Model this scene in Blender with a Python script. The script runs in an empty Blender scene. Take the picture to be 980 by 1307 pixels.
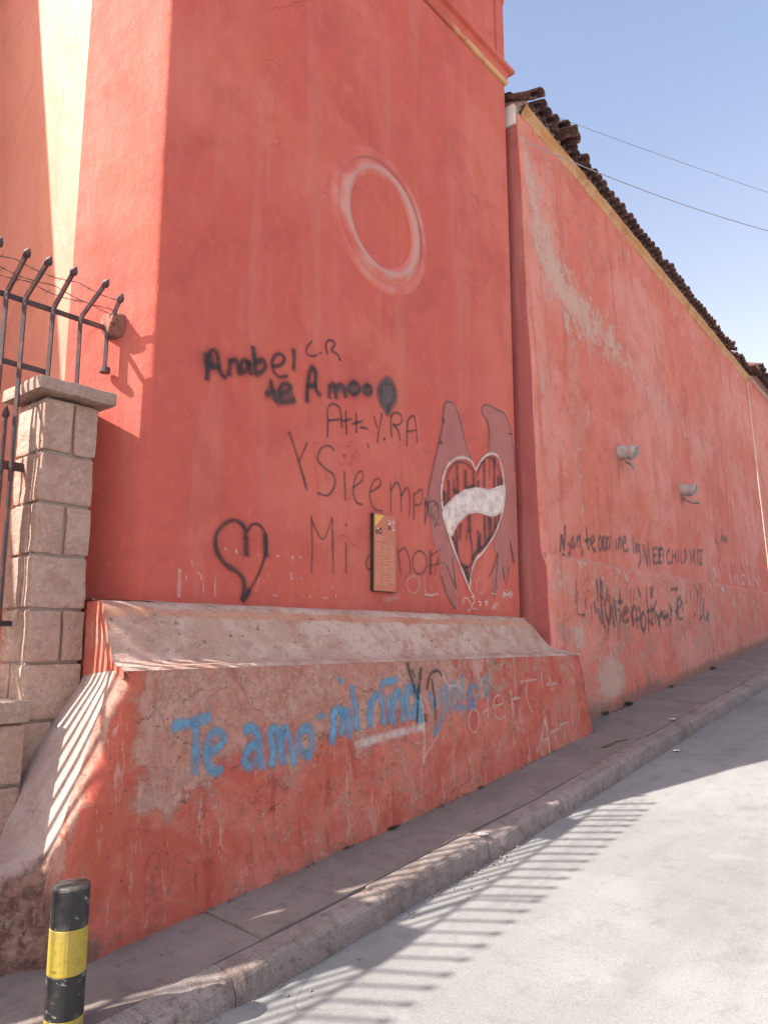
import bpy, math, random
from mathutils import noise, Vector
random.seed(7)
C = bpy.context.scene
ROOT = C.collection
EYE = 1.6                      # the camera's height over the street; every z below is relative to the eye
R = math.radians
# ------------------------------------------------------------------ camera, sky, sun, exposure
cd = bpy.data.cameras.new('camera'); cam = bpy.data.objects.new('camera', cd); ROOT.objects.link(cam)
cam.location = (0, 0, EYE); cam.rotation_euler = (R(90 + 9.5), 0, R(-50.1))
cd.sensor_fit = 'VERTICAL'; cd.sensor_height = 36; cd.lens = 968 / 1307 * 36
cd.clip_start = .05; cd.clip_end = 2000
C.camera = cam
SUN_AZ, SUN_EL = math.atan2(-.9186, .395), R(38.8)      # direction towards the sun, angle from +Y
w = bpy.data.worlds.new('World'); C.world = w; w.use_nodes = True
sky = w.node_tree.nodes.new('ShaderNodeTexSky'); sky.sky_type = 'NISHITA'; sky.sun_disc = False
sky.sun_elevation = SUN_EL; sky.sun_rotation = SUN_AZ
sky.altitude = 1500; sky.air_density = 1.0; sky.dust_density = 7.5; sky.ozone_density = 1.0
bg = w.node_tree.nodes['Background']; bg.inputs['Strength'].default_value = .15
nt_ = w.node_tree          # thin bright haze over the whole sky: mix the blue towards its own brightness
bw_ = nt_.nodes.new('ShaderNodeRGBToBW'); nt_.links.new(sky.outputs[0], bw_.inputs[0])
hz_ = nt_.nodes.new('ShaderNodeMix'); hz_.data_type = 'RGBA'; hz_.blend_type = 'MULTIPLY'; hz_.inputs[0].default_value = 1; hz_.inputs[7].default_value = (1.10, 1.0, .94, 1); nt_.links.new(bw_.outputs[0], hz_.inputs[6])
mx_ = nt_.nodes.new('ShaderNodeMix'); mx_.data_type = 'RGBA'; mx_.inputs[0].default_value = .34; nt_.links.new(sky.outputs[0], mx_.inputs[6]); nt_.links.new(hz_.outputs[2], mx_.inputs[7])
tc_ = nt_.nodes.new('ShaderNodeTexCoord'); sp_ = nt_.nodes.new('ShaderNodeSeparateXYZ'); nt_.links.new(tc_.outputs['Generated'], sp_.inputs[0])
mr_ = nt_.nodes.new('ShaderNodeMapRange'); nt_.links.new(sp_.outputs[2], mr_.inputs[0])      # the haze is thicker towards the horizon, all the way round
for i_, v_ in ((1, .05), (2, .62), (3, .88), (4, .26)): mr_.inputs[i_].default_value = v_
nt_.links.new(mr_.outputs[0], mx_.inputs[0])
nt_.links.new(mx_.outputs[2], bg.inputs['Color'])
sl = bpy.data.lights.new('sun', 'SUN'); sl.energy = 4.1; sl.angle = R(.5); sl.color = (1, .95, .87)
so = bpy.data.objects.new('sun', sl); ROOT.objects.link(so)
sdir = Vector((math.sin(SUN_AZ) * math.cos(SUN_EL), math.cos(SUN_AZ) * math.cos(SUN_EL), math.sin(SUN_EL)))
so.rotation_euler = sdir.to_track_quat('Z', 'Y').to_euler(); so.location = (-8, 8, 14)
vs = C.view_settings; vs.view_transform = 'Standard'; vs.look = 'None'; vs.exposure = 1.52; vs.gamma = 1
C.render.resolution_x, C.render.resolution_y = 767, 1024
C.cycles.transparent_max_bounces = 24
# ------------------------------------------------------------------ helpers
ORG = {}
def link(o, parent=None):
    ROOT.objects.link(o)
    if parent: o.parent = parent
    return o
def tag(o, label=None, cat=None, group=None, kind=None):
    for k, v in (('label', label), ('category', cat), ('group', group), ('kind', kind)):
        if v: o[k] = v
    return o
def thing(name, label, cat, at, group=None):
    o = bpy.data.objects.new(name, None); o.empty_display_size = .1; link(o)
    o.location = (at[0], at[1], at[2] + EYE); ORG[o] = Vector(o.location)
    return tag(o, label, cat, group)
def mk(name, verts, faces, mat, parent=None, smooth=False, at=None, attrs=None, label=None):
    """verts are (along the street, away from the street, height over the eye)"""
    if parent: org = ORG[parent]
    else: org = Vector((at[0], at[1], at[2] + EYE)) if at else Vector((0, 0, 0))
    me = bpy.data.meshes.new(name)
    me.from_pydata([(v[0] - org.x, v[1] - org.y, v[2] + EYE - org.z) for v in verts], [], faces)
    if smooth is True: me.polygons.foreach_set('use_smooth', [True] * len(me.polygons))
    for k, vals in (attrs or {}).items():
        me.attributes.new(k, 'FLOAT', 'POINT').data.foreach_set('value', vals)
    me.materials.append(mat); me.update()
    o = bpy.data.objects.new(name, me); link(o, parent)
    if not parent: o.location = org
    ORG[o] = org
    if label: o['label'] = label
    return o
def copy_tree(o, shift, parent=None):
    c = o.copy(); ROOT.objects.link(c)
    if parent: c.parent = parent
    else: c.location = o.location + Vector(shift)
    for ch in list(o.children): copy_tree(ch, shift, c)
    return c
class MB:
    def __init__(s): s.v = []; s.f = []
    def add(s, v, f):
        n = len(s.v); s.v += [tuple(p) for p in v]; s.f += [tuple(i + n for i in q) for q in f]
    def box(s, x0, x1, y0, y1, z0, z1):
        s.add([(x, y, z) for z in (z0, z1) for y in (y0, y1) for x in (x0, x1)],
              [(0, 2, 3, 1), (4, 5, 7, 6), (0, 1, 5, 4), (2, 6, 7, 3), (0, 4, 6, 2), (1, 3, 7, 5)])
    def tube(s, pts, r, n=8, cap=True):
        pts = [Vector(p) for p in pts]; rs = r if isinstance(r, (list, tuple)) else [r] * len(pts)
        up = None; vv = []
        for i, p in enumerate(pts):
            d = (pts[min(i + 1, len(pts) - 1)] - pts[max(i - 1, 0)]).normalized()
            if up is None: up = d.orthogonal().normalized()
            up = (up - d * up.dot(d)).normalized(); b = d.cross(up)
            vv += [p + rs[i] * (up * math.cos(a) + b * math.sin(a)) for a in (2 * math.pi * (k + .5) / n for k in range(n))]
        f = [(i * n + k, i * n + (k + 1) % n, (i + 1) * n + (k + 1) % n, (i + 1) * n + k) for i in range(len(pts) - 1) for k in range(n)]
        if cap: f += [tuple(range(n))[::-1], tuple(range((len(pts) - 1) * n, len(pts) * n))]
        s.add(vv, f)
    def grid(s, fn, us, vs_):
        nu = len(us); s.add([fn(a, b) for b in vs_ for a in us],
              [(j * nu + i, j * nu + i + 1, (j + 1) * nu + i + 1, (j + 1) * nu + i) for j in range(len(vs_) - 1) for i in range(nu - 1)])
    def make(s, name, mat, parent=None, smooth=False, at=None, attrs=None, label=None):
        return mk(name, s.v, s.f, mat, parent, smooth, at, attrs, label)
def lin(a, b, n): return [a + (b - a) * i / n for i in range(n + 1)]
def N(x, y, z=0., s=1.): return noise.noise(Vector((x * s, y * s, z * s)))
def fbm(x, y, z=0., o=4): return noise.fractal(Vector((x, y, z)), .6, 2., o)
def interp(x, tab):
    if x <= tab[0][0]: return tab[0][1]
    for (a, p), (b, q) in zip(tab, tab[1:]):
        if x <= b: return p + (q - p) * (x - a) / (b - a)
    return tab[-1][1]
def sst(a, b, x): t = max(0, min(1, (x - a) / (b - a))); return t * t * (3 - 2 * t)
def rough_block(m, x0, x1, y0, y1, z0, z1, seed, rad=.012, rough=.006, n=4):
    """a hewn stone: rounded box with uneven faces"""
    idx = {}; vv = []; ff = []
    c = Vector(((x0 + x1) / 2, (y0 + y1) / 2, (z0 + z1) / 2)); h = Vector(((x1 - x0) / 2, (y1 - y0) / 2, (z1 - z0) / 2))
    t = [-1, -.88, 0, .88, 1] if n == 4 else [-1, -.9, -.45, 0, .45, .9, 1]
    def vid(i, j, k):
        if (i, j, k) not in idx:
            p = Vector((t[i] * h.x, t[j] * h.y, t[k] * h.z))
            q = Vector([max(-h[a] + rad, min(h[a] - rad, p[a])) for a in range(3)]); d = p - q
            if d.length > 1e-6: p = q + d.normalized() * rad
            w_ = c + p; s = Vector((N(w_.x, w_.y, w_.z + seed, 9), N(w_.x + 7, w_.y, w_.z + seed, 9), N(w_.x, w_.y + 5, w_.z + seed, 9)))
            idx[(i, j, k)] = len(vv); vv.append(w_ + s * rough)
        return idx[(i, j, k)]
    M = len(t) - 1
    for a in range(M):
        for b in range(M):
            ff.append((vid(a, b, 0), vid(a, b + 1, 0), vid(a + 1, b + 1, 0), vid(a + 1, b, 0)))
            ff.append((vid(a, b, M), vid(a + 1, b, M), vid(a + 1, b + 1, M), vid(a, b + 1, M)))
            ff.append((vid(a, 0, b), vid(a + 1, 0, b), vid(a + 1, 0, b + 1), vid(a, 0, b + 1)))
            ff.append((vid(a, M, b), vid(a, M, b + 1), vid(a + 1, M, b + 1), vid(a + 1, M, b)))
            ff.append((vid(0, a, b), vid(0, a, b + 1), vid(0, a + 1, b + 1), vid(0, a + 1, b)))
            ff.append((vid(M, a, b), vid(M, a + 1, b), vid(M, a + 1, b + 1), vid(M, a, b + 1)))
    m.add(vv, ff)
# ------------------------------------------------------------------ materials
class Mat:
    gain = 1.5                   # spread of the noise round its middle
    def __init__(s, name, rough=.8, spec=.3):
        s.m = bpy.data.materials.new(name); s.m.use_nodes = True; s.t = s.m.node_tree
        s.p = s.t.nodes['Principled BSDF']; s.p.inputs['Roughness'].default_value = rough; s.p.inputs['Specular IOR Level'].default_value = spec
        s.pos = s.n('ShaderNodeNewGeometry').outputs['Position']
    def n(s, ty, **k):
        x = s.t.nodes.new(ty)
        for a, b in k.items(): setattr(x, a, b)
        return x
    def put(s, sock, v):
        if hasattr(v, 'is_output'): s.t.links.new(v, sock)
        elif isinstance(v, (tuple, list)) and len(v) == 3 and sock.type == 'RGBA': sock.default_value = (*v, 1)
        else: sock.default_value = v
    def obj(s): return s.n('ShaderNodeTexCoord').outputs['Object']
    def rnd(s): return s.n('ShaderNodeObjectInfo').outputs['Random']
    def scale(s, v, sc):
        x = s.n('ShaderNodeVectorMath', operation='MULTIPLY'); s.put(x.inputs[0], v); x.inputs[1].default_value = sc; return x.outputs[0]
    def vadd(s, a, b):
        x = s.n('ShaderNodeVectorMath', operation='ADD'); s.put(x.inputs[0], a); s.put(x.inputs[1], b); return x.outputs[0]
    def noise(s, v, sc, det=5, rough=.6, dist=0.):
        x = s.n('ShaderNodeTexNoise'); s.put(x.inputs['Vector'], v); x.inputs['Scale'].default_value = sc
        x.inputs['Detail'].default_value = det; x.inputs['Roughness'].default_value = rough; x.inputs['Distortion'].default_value = dist
        return s.math('ADD', s.math('MULTIPLY', x.outputs['Fac'], s.gain), .5 - .5 * s.gain) if s.gain != 1 else x.outputs['Fac']
    def voro(s, v, sc, feat='DISTANCE_TO_EDGE'):
        x = s.n('ShaderNodeTexVoronoi', feature=feat); s.put(x.inputs['Vector'], v); x.inputs['Scale'].default_value = sc; return x.outputs['Distance']
    def map(s, v, a, b, c=0., d=1., smooth=True):
        x = s.n('ShaderNodeMapRange'); x.interpolation_type = 'SMOOTHSTEP' if smooth else 'LINEAR'
        for i, q in enumerate((v, a, b, c, d)): s.put(x.inputs[i], q)
        return x.outputs[0]
    def math(s, op, a, b=0.):
        x = s.n('ShaderNodeMath', operation=op); s.put(x.inputs[0], a); s.put(x.inputs[1], b); return x.outputs[0]
    def mix(s, f, a, b):
        x = s.n('ShaderNodeMix', data_type='RGBA'); s.put(x.inputs[0], f); s.put(x.inputs[6], a); s.put(x.inputs[7], b); return x.outputs[2]
    def attr(s, nm): return s.n('ShaderNodeAttribute', attribute_name=nm).outputs['Fac']
    def bump(s, h, strength=.4, dist=.01):
        x = s.n('ShaderNodeBump'); x.inputs['Strength'].default_value = strength; x.inputs['Distance'].default_value = dist
        s.put(x.inputs['Height'], h); s.t.links.new(x.outputs[0], s.p.inputs['Normal'])
    def col(s, c): s.put(s.p.inputs['Base Color'], c); return s.m

RED = (.490, .099, .073); RED_L = (.545, .138, .100); RED_O = (.52, .112, .064); PALE = (.58, .40, .33)
def red_plaster(name, base=RED, light=RED_L, orange=RED_O, streak=.35, rough=.5, worn=False, spec=.4):
    k = Mat(name, rough, spec)
    big = k.noise(k.pos, .55, 5); mid = k.noise(k.pos, 2.6, 6, .65); st = k.noise(k.scale(k.pos, (3.2, 3.2, .28)), 1.6, 6, .65); fine = k.noise(k.pos, 55, 4, .7)
    c = k.mix(k.map(big, .40, .66), base, light)
    c = k.mix(k.math('MULTIPLY', k.map(mid, .5, .72), .45), c, orange)
    c = k.mix(k.math('MULTIPLY', k.map(st, .52, .74), streak), c, (.50, .22, .17))
    c = k.mix(k.math('MULTIPLY', k.map(k.noise(k.scale(k.pos, (5, 5, .5)), 1.1, 5), .56, .76), streak * .7), c, (.36, .085, .062))
    c = k.mix(k.math('MULTIPLY', k.map(k.noise(k.pos, 9, 3), .85, .93), .4), c, (.53, .30, .245))
    c = k.mix(k.math('MULTIPLY', k.map(k.noise(k.vadd(k.pos, (4., 1., 7.)), 1.3, 7, .7, .8), .50, .70), .38), c, tuple(x * .74 for x in base))
    c = k.mix(k.math('MULTIPLY', k.map(k.noise(k.scale(k.pos, (1, 1, .6)), 13, 6, .75), .54, .74), .28), c, tuple(min(1, x * 1.2 + .04) for x in base))
    wn = k.n('ShaderNodeTexNoise'); k.put(wn.inputs['Vector'], k.pos); wn.inputs['Scale'].default_value = 2.5; wn.inputs['Detail'].default_value = 6
    cr = k.map(k.voro(k.vadd(k.pos, k.scale(wn.outputs['Color'], (.5, .5, .5))), 1.1), .0028, .0, 0., 1.); cr = k.math('MULTIPLY', cr, k.map(k.noise(k.pos, .9, 2), .60, .68))
    c = k.mix(k.math('MULTIPLY', cr, .6), c, tuple(x * .4 for x in base))
    tr = k.noise(k.scale(k.pos, (1, 1, .7)), 5.5, 4, .55)
    h = k.math('ADD', k.math('ADD', k.math('MULTIPLY', fine, .3), k.math('MULTIPLY', mid, 1.0)), k.math('SUBTRACT', k.math('MULTIPLY', tr, 1.3), cr))
    if worn:
        wv = k.attr('worn'); chip = k.noise(k.pos, 5.5, 9, .74, .5); fl = k.noise(k.scale(k.pos, (1, 1, .6)), 21, 5, .8)
        wm = k.math('ADD', k.math('MULTIPLY', wv, .85), k.math('ADD', k.math('MULTIPLY', k.math('SUBTRACT', chip, .5), 1.5), k.math('MULTIPLY', k.math('SUBTRACT', fl, .5), 1.7)))
        f = k.map(wm, .46, .62); soft = k.map(k.math('ADD', wv, k.math('SUBTRACT', chip, .5)), .25, 1.)
        c = k.mix(k.math('MULTIPLY', soft, .35), c, (.60, .30, .225))
        bl = k.noise(k.vadd(k.pos, (2., 9., 4.)), 4.2, 8, .74, .6); c = k.mix(k.math('MULTIPLY', k.map(bl, .52, .75), .42), c, (.63, .27, .19)); c = k.mix(k.math('MULTIPLY', k.map(bl, .44, .32), .40), c, (.43, .098, .062))
        c = k.mix(k.math('MULTIPLY', k.map(fl, .66, .74), .45), c, (.62, .36, .28))
        c = k.mix(k.math('MULTIPLY', f, .78), c, k.mix(k.noise(k.pos, 4), (.46, .30, .235), (.54, .375, .30)))
        d = k.attr('dirt'); c = k.mix(k.math('MULTIPLY', k.map(k.math('ADD', d, k.math('MULTIPLY', k.math('SUBTRACT', chip, .5), 1.2)), .3, .9), .8), c, (.20, .115, .09))
        h = k.math('SUBTRACT', h, k.math('MULTIPLY', f, .5))
    k.bump(h, .6, .010)
    return k.col(c)
M_SIDE_LIT = red_plaster('side_sunlit_red', base=(.52, .20, .135), light=(.57, .245, .17), orange=(.55, .225, .14), streak=.2, rough=.5)  # tower red made paler: strong sunlight is put into this colour
M_FAC = red_plaster('tower_paint', streak=.22, rough=.7, spec=.18)
M_WALL = red_plaster('old_wall_paint', base=(.565, .158, .112), light=(.615, .24, .19), orange=(.58, .160, .092), streak=.62, worn=True, rough=.8, spec=.12)

def plinth_mat():
    k = Mat('peeling_plaster', .85, .15)
    warp = k.n('ShaderNodeTexNoise'); k.put(warp.inputs['Vector'], k.pos); warp.inputs['Scale'].default_value = 3.; warp.inputs['Detail'].default_value = 6; warp.inputs['Roughness'].default_value = .65
    wp = k.vadd(k.pos, k.scale(warp.outputs['Color'], (.4, .4, .4)))
    off = lambda x, y, z: k.vadd(k.pos, (x, y, z))
    n1 = k.noise(k.pos, 2.1, 10, .72, .6); n2 = k.noise(k.pos, 6.5, 10, .76, .5); n3 = k.noise(off(5., 2., 9.), 14, 8, .78, .3); st = k.noise(k.scale(k.pos, (6, 6, .7)), 1.8, 8, .75, .2)
    c = k.mix(k.map(n1, .38, .62), (.46, .102, .070), (.54, .168, .120))
    c = k.mix(k.math('MULTIPLY', k.map(n2, .48, .68), .6), c, (.49, .165, .105))
    c = k.mix(k.math('MULTIPLY', k.map(st, .52, .75), .65), c, (.33, .062, .038))
    c = k.mix(k.math('MULTIPLY', k.map(k.math('ADD', k.attr('orange'), k.math('MULTIPLY', k.math('SUBTRACT', n1, .5), 1.6)), .35, .95), .45), c, k.mix(k.map(n2, .4, .6), (.47, .112, .05), (.51, .17, .085)))
    pv = k.math('ADD', k.attr('pale'), k.math('ADD', k.math('MULTIPLY', k.math('SUBTRACT', n1, .5), 1.5), k.math('MULTIPLY', k.math('SUBTRACT', n2, .5), 1.3)))
    f = k.map(pv, .34, .72)
    c = k.mix(k.math('MULTIPLY', f, .85), c, k.mix(k.map(n2, .34, .66), (.40, .185, .135), (.46, .275, .215)))
    ps = k.math('ADD', k.math('ADD', n3, k.math('MULTIPLY', k.math('SUBTRACT', n1, .5), .5)), k.math('MULTIPLY', k.attr('pale'), .05))       # scuffs down to the pale coat
    f2 = k.map(ps, .555, .70); c = k.mix(k.math('MULTIPLY', f2, .5), c, (.49, .29, .22))
    f5 = k.map(k.noise(k.scale(off(2., 6., 3.), (7, 7, .9)), 2.6, 7, .75), .60, .68); c = k.mix(k.math('MULTIPLY', f5, .65), c, (.50, .30, .235))
    f3 = k.map(k.noise(off(9., 3., 1.), 3.1, 9, .74, .7), .60, .78); c = k.mix(k.math('MULTIPLY', f3, .5), c, (.22, .072, .048))
    f4 = k.map(k.noise(off(1., 8., 4.), 11, 8, .76, .4), .68, .80); c = k.mix(k.math('MULTIPLY', f4, .5), c, (.19, .075, .055))
    crack = k.map(k.voro(wp, 2.2), .0045, .0005, 0., 1.); crack = k.math('MULTIPLY', crack, k.map(k.noise(k.pos, 1.3, 4, .7), .52, .57))
    ck2 = k.map(k.voro(off(3., 3., 3.), 6.), .006, .0, 0., 1.); ck2 = k.math('MULTIPLY', ck2, k.map(k.noise(off(6., 1., 1.), 1.9, 3), .55, .60)); crack = k.math('MULTIPLY', crack, .9)
    c = k.mix(k.math('MULTIPLY', crack, .85), c, (.085, .04, .03))
    c = k.mix(k.math('MULTIPLY', k.map(k.noise(k.pos, 34, 3), .72, .77), .6), c, (.14, .065, .05))
    c = k.mix(k.math('MULTIPLY', k.map(k.math('ADD', k.attr('dirt'), k.math('MULTIPLY', k.math('SUBTRACT', n2, .5), 1.3)), .3, .85), .85), c, (.16, .10, .08))
    h = k.math('ADD', k.math('MULTIPLY', n2, .9), k.math('MULTIPLY', n3, .5))
    h = k.math('ADD', h, k.math('SUBTRACT', k.math('MULTIPLY', f, -.7), k.math('MULTIPLY', crack, 1.6)))
    h = k.math('SUBTRACT', k.math('SUBTRACT', h, k.math('MULTIPLY', f2, .5)), k.math('MULTIPLY', f3, .4))
    k.bump(h, .7, .012)
    return k.col(c)
M_PL = plinth_mat()
def cement(name, a, b, dark, sc=1., rough=.85, stain=.5, bump=.4, spec=.2, seams=False, wear=False):
    k = Mat(name, rough, spec)
    n1 = k.noise(k.pos, 1.3 * sc, 7, .66); n2 = k.noise(k.pos, 9 * sc, 6, .7); n3 = k.noise(k.pos, 90 * sc, 3, .6)
    c = k.mix(k.map(n1, .36, .64), a, b)
    c = k.mix(k.math('MULTIPLY', k.map(n2, .52, .74), stain), c, dark)
    c = k.mix(k.math('MULTIPLY', k.map(n3, .60, .72), stain * .7), c, dark)
    c = k.mix(k.math('MULTIPLY', k.map(k.noise(k.vadd(k.pos, (3., 8., 2.)), .8 * sc, 6, .7, .5), .55, .72), stain * .8), c, dark)
    h = k.math('ADD', k.math('MULTIPLY', n2, .8), k.math('MULTIPLY', n3, .4))
    if wear:
        ag = k.noise(k.pos, 260, 2, .5); c = k.mix(k.math('MULTIPLY', k.map(ag, .55, .70), .45), c, tuple(x * .62 for x in dark)); c = k.mix(k.math('MULTIPLY', k.map(ag, .44, .32), .35), c, tuple(x * 1.35 for x in b))
        ty = k.noise(k.scale(k.pos, (.22, 1.5, 1)), 1.6, 6, .6); c = k.mix(k.math('MULTIPLY', k.map(ty, .52, .75), .22), c, tuple(x * .85 for x in dark))
        sp_ = k.noise(k.vadd(k.pos, (7., 2., 0.)), 2.4, 8, .75, .6); c = k.mix(k.math('MULTIPLY', k.map(sp_, .62, .80), .25), c, tuple(x * .7 for x in dark)); c = k.mix(k.math('MULTIPLY', k.map(sp_, .40, .22), .25), c, tuple(x * 1.25 for x in b))
        h = k.math('ADD', h, k.math('MULTIPLY', ag, .5))
    if seams:
        warp = k.n('ShaderNodeTexNoise'); k.put(warp.inputs['Vector'], k.pos); warp.inputs['Scale'].default_value = 2.
        cr = k.map(k.voro(k.vadd(k.pos, k.scale(warp.outputs['Color'], (.6, .6, .6))), .55), .004, .0, 0., 1.)
        cr = k.math('MULTIPLY', cr, k.map(k.noise(k.pos, .7, 2), .50, .54)); c = k.mix(k.math('MULTIPLY', cr, .55), c, dark); h = k.math('SUBTRACT', h, cr)
    k.bump(h, bump, .006)
    return k.col(c)
M_LEDGE = cement('ledge_cement', (.39, .275, .225), (.45, .325, .265), (.21, .135, .105), 1.6, stain=.45)
def ledge_mat():
    k = Mat('ledge_render', .9, .15); n1 = k.noise(k.pos, 2.2, 9, .72, .4); n2 = k.noise(k.scale(k.pos, (.5, 1, 1)), 14, 8, .76); n3 = k.noise(k.scale(k.pos, (.25, 1, 1)), 38, 5, .7)
    c = k.mix(k.map(n1, .36, .64), (.45, .275, .21), (.56, .385, .31)); c = k.mix(k.math('MULTIPLY', k.map(n2, .5, .7), .5), c, (.26, .165, .135)); c = k.mix(k.math('MULTIPLY', k.map(n3, .52, .7), .35), c, (.50, .38, .33))
    c = k.mix(k.math('MULTIPLY', k.map(k.noise(k.vadd(k.pos, (3., 1., 5.)), 3.5, 8, .74, .5), .55, .68), .6), c, (.40, .17, .12))
    f = k.map(k.math('ADD', k.attr('band'), k.math('MULTIPLY', k.math('SUBTRACT', k.noise(k.scale(k.pos, (.6, 1, 1)), 6, 8, .75), .5), 2.0)), .50, .90)
    c = k.mix(k.math('MULTIPLY', f, .62), c, k.mix(k.map(n1, .45, .6), (.54, .26, .16), (.48, .14, .075)))
    c = k.mix(k.math('MULTIPLY', k.map(k.noise(k.pos, 30, 3), .70, .76), .7), c, (.13, .08, .065))
    k.bump(k.math('ADD', k.math('ADD', n2, k.math('MULTIPLY', n3, .5)), n1), .8, .014); return k.col(c)
M_LEDGE = ledge_mat()
def flare_mat():
    k = Mat('pale_render', .9, .15); n1 = k.noise(k.pos, 3., 9, .74, .5); n2 = k.noise(k.pos, 17, 7, .75)
    c = k.mix(k.map(n1, .36, .64), (.45, .315, .27), (.53, .39, .34)); c = k.mix(k.math('MULTIPLY', k.map(n2, .52, .72), .4), c, (.30, .17, .135))
    f = k.map(k.math('ADD', k.attr('dirt'), k.math('MULTIPLY', k.math('SUBTRACT', n1, .5), 1.5)), .35, .75)
    d = k.mix(k.map(n2, .38, .64), (.14, .075, .06), (.30, .165, .13)); d = k.mix(k.math('MULTIPLY', k.map(k.noise(k.pos, 6, 8, .75, .6), .5, .62), .7), d, (.38, .25, .21))
    c = k.mix(f, c, d); k.bump(k.math('ADD', k.math('ADD', n1, n2), k.math('MULTIPLY', f, -.6)), .9, .016); return k.col(c)
M_FLARE = flare_mat()
M_RUBBLE = cement('rubble_render', (.27, .165, .14), (.34, .20, .165), (.11, .065, .055), 2.6, stain=.7, bump=.8)
M_ROAD = cement('road_concrete', (.222, .217, .210), (.262, .256, .247), (.165, .159, .152), .8, stain=.5, bump=.35, seams=True, wear=True)
M_WALK = cement('pavement_concrete', (.205, .162, .143), (.24, .192, .17), (.13, .10, .09), 1.3, stain=.55, seams=True, wear=True)
M_KERB = cement('kerb_concrete', (.255, .203, .182), (.30, .243, .22), (.14, .10, .084), 2.2, stain=.75, bump=.9, wear=True)
M_JOINT = cement('joint_dirt', (.16, .14, .13), (.2, .17, .16), (.10, .09, .08), 3)
M_GROUND = cement('town_ground', (.40, .37, .34), (.44, .40, .37), (.3, .27, .25), .5)
M_MORTAR = cement('mortar', (.30, .235, .205), (.34, .27, .235), (.18, .14, .12), 4)
def stone_mat(name, a, b):
    k = Mat(name, .85, .25); v = k.obj(); r = k.rnd()
    n1 = k.noise(v, 4, 6, .7); n2 = k.noise(v, 38, 5, .7)
    c = k.mix(k.map(n1, .35, .65), a, b); c = k.mix(k.math('MULTIPLY', r, .55), c, (.45, .25, .195)); c = k.mix(k.math('MULTIPLY', k.map(k.noise(k.pos, 2.2, 6, .7), .5, .68), .35), c, (.30, .17, .135))
    c = k.mix(k.math('MULTIPLY', k.map(n2, .55, .72), .45), c, (.30, .21, .18)); c = k.mix(k.math('MULTIPLY', k.map(n2, .44, .30), .4), c, (.62, .52, .46))
    k.bump(k.math('ADD', k.math('MULTIPLY', n2, 1.3), n1), .9, .016)
    return k.col(c)
M_STONE = stone_mat('hewn_stone', (.50, .32, .245), (.58, .41, .32))
M_CAP = stone_mat('cap_stone', (.39, .285, .225), (.44, .335, .27))
def simple(name, c, rough=.6, metal=0., var=.25, dark=None, sc=8., spec=.4, bump=.25):
    k = Mat(name, rough, spec); k.p.inputs['Metallic'].default_value = metal; v = k.obj()
    n1 = k.noise(v, sc, 6, .7); n2 = k.noise(v, sc * 7, 4, .7); d = dark or tuple(x * .45 for x in c)
    cc = k.mix(k.math('MULTIPLY', k.map(n1, .45, .7), var * 2), c, d); cc = k.mix(k.math('MULTIPLY', k.map(n2, .6, .72), var), cc, d)
    k.bump(n2, bump, .003)
    return k.col(cc)
M_IRON = simple('painted_iron', (.050, .032, .040), .5, 0., .42, (.16, .065, .04), 17, .4)
M_WIRE = simple('rusty_wire', (.12, .075, .06), .7)
M_CABLE = simple('cable_sheath', (.30, .31, .34), .7, 0, .1)
M_OCHRE = cement('ochre_paint', (.52, .27, .12), (.56, .34, .19), (.33, .15, .075), 3, stain=.6)
M_WHITEB = cement('whitewash', (.62, .56, .50), (.68, .62, .56), (.45, .38, .33), 3, stain=.4)
M_CLAYPIPE = cement('weathered_pipe', (.36, .30, .285), (.43, .36, .335), (.22, .16, .145), 6, stain=.5)
def tile_mat():
    k = Mat('roof_clay', .85, .2); v = k.obj(); r = k.rnd()
    c = k.mix(r, (.075, .036, .032), (.17, .078, .06)); n1 = k.noise(v, 14, 6, .7)
    c = k.mix(k.map(n1, .45, .65), c, (.07, .05, .05)); c = k.mix(k.math('MULTIPLY', k.map(k.noise(v, 30, 4), .6, .7), .5), c, (.33, .24, .20))
    k.bump(n1, .5, .006); return k.col(c)
M_TILE = tile_mat()
def ring_mat():
    k = Mat('worn_moulding', .6, .35); a = k.attr('pale'); n1 = k.noise(k.pos, 7, 7, .7); n2 = k.noise(k.pos, 2.4, 4)
    c = k.mix(k.map(n2, .4, .65), RED, RED_L)
    f = k.map(k.math('ADD', a, k.math('MULTIPLY', k.math('SUBTRACT', k.math('MULTIPLY', k.math('ADD', n1, n2), .5), .5), 1.5)), .25, .85)
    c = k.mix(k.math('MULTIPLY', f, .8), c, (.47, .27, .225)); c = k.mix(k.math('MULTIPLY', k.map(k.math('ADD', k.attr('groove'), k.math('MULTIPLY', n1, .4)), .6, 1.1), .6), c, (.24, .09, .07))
    k.bump(n1, .3, .006); return k.col(c)
M_RING = ring_mat()
def paint(name, c, rough=.55, thin=.35):
    """spray paint: covers by the stroke's own density, breaks up over the plaster grain"""
    k = Mat(name, rough, .3); k.gain = 1; n1 = k.noise(k.pos, 16, 5, .7); n2 = k.noise(k.pos, 120, 3, .6)
    k.col(k.mix(k.map(n1, .4, .7), c, tuple(min(1, x * 1.25 + .012) for x in c)))
    a = k.math('MULTIPLY', k.attr('cover'), k.map(k.math('ADD', k.math('MULTIPLY', n1, .65), k.math('MULTIPLY', n2, .35)), .36, .52, 1 - thin, 1.))
    k.put(k.p.inputs['Alpha'], a); return k.m
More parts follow.
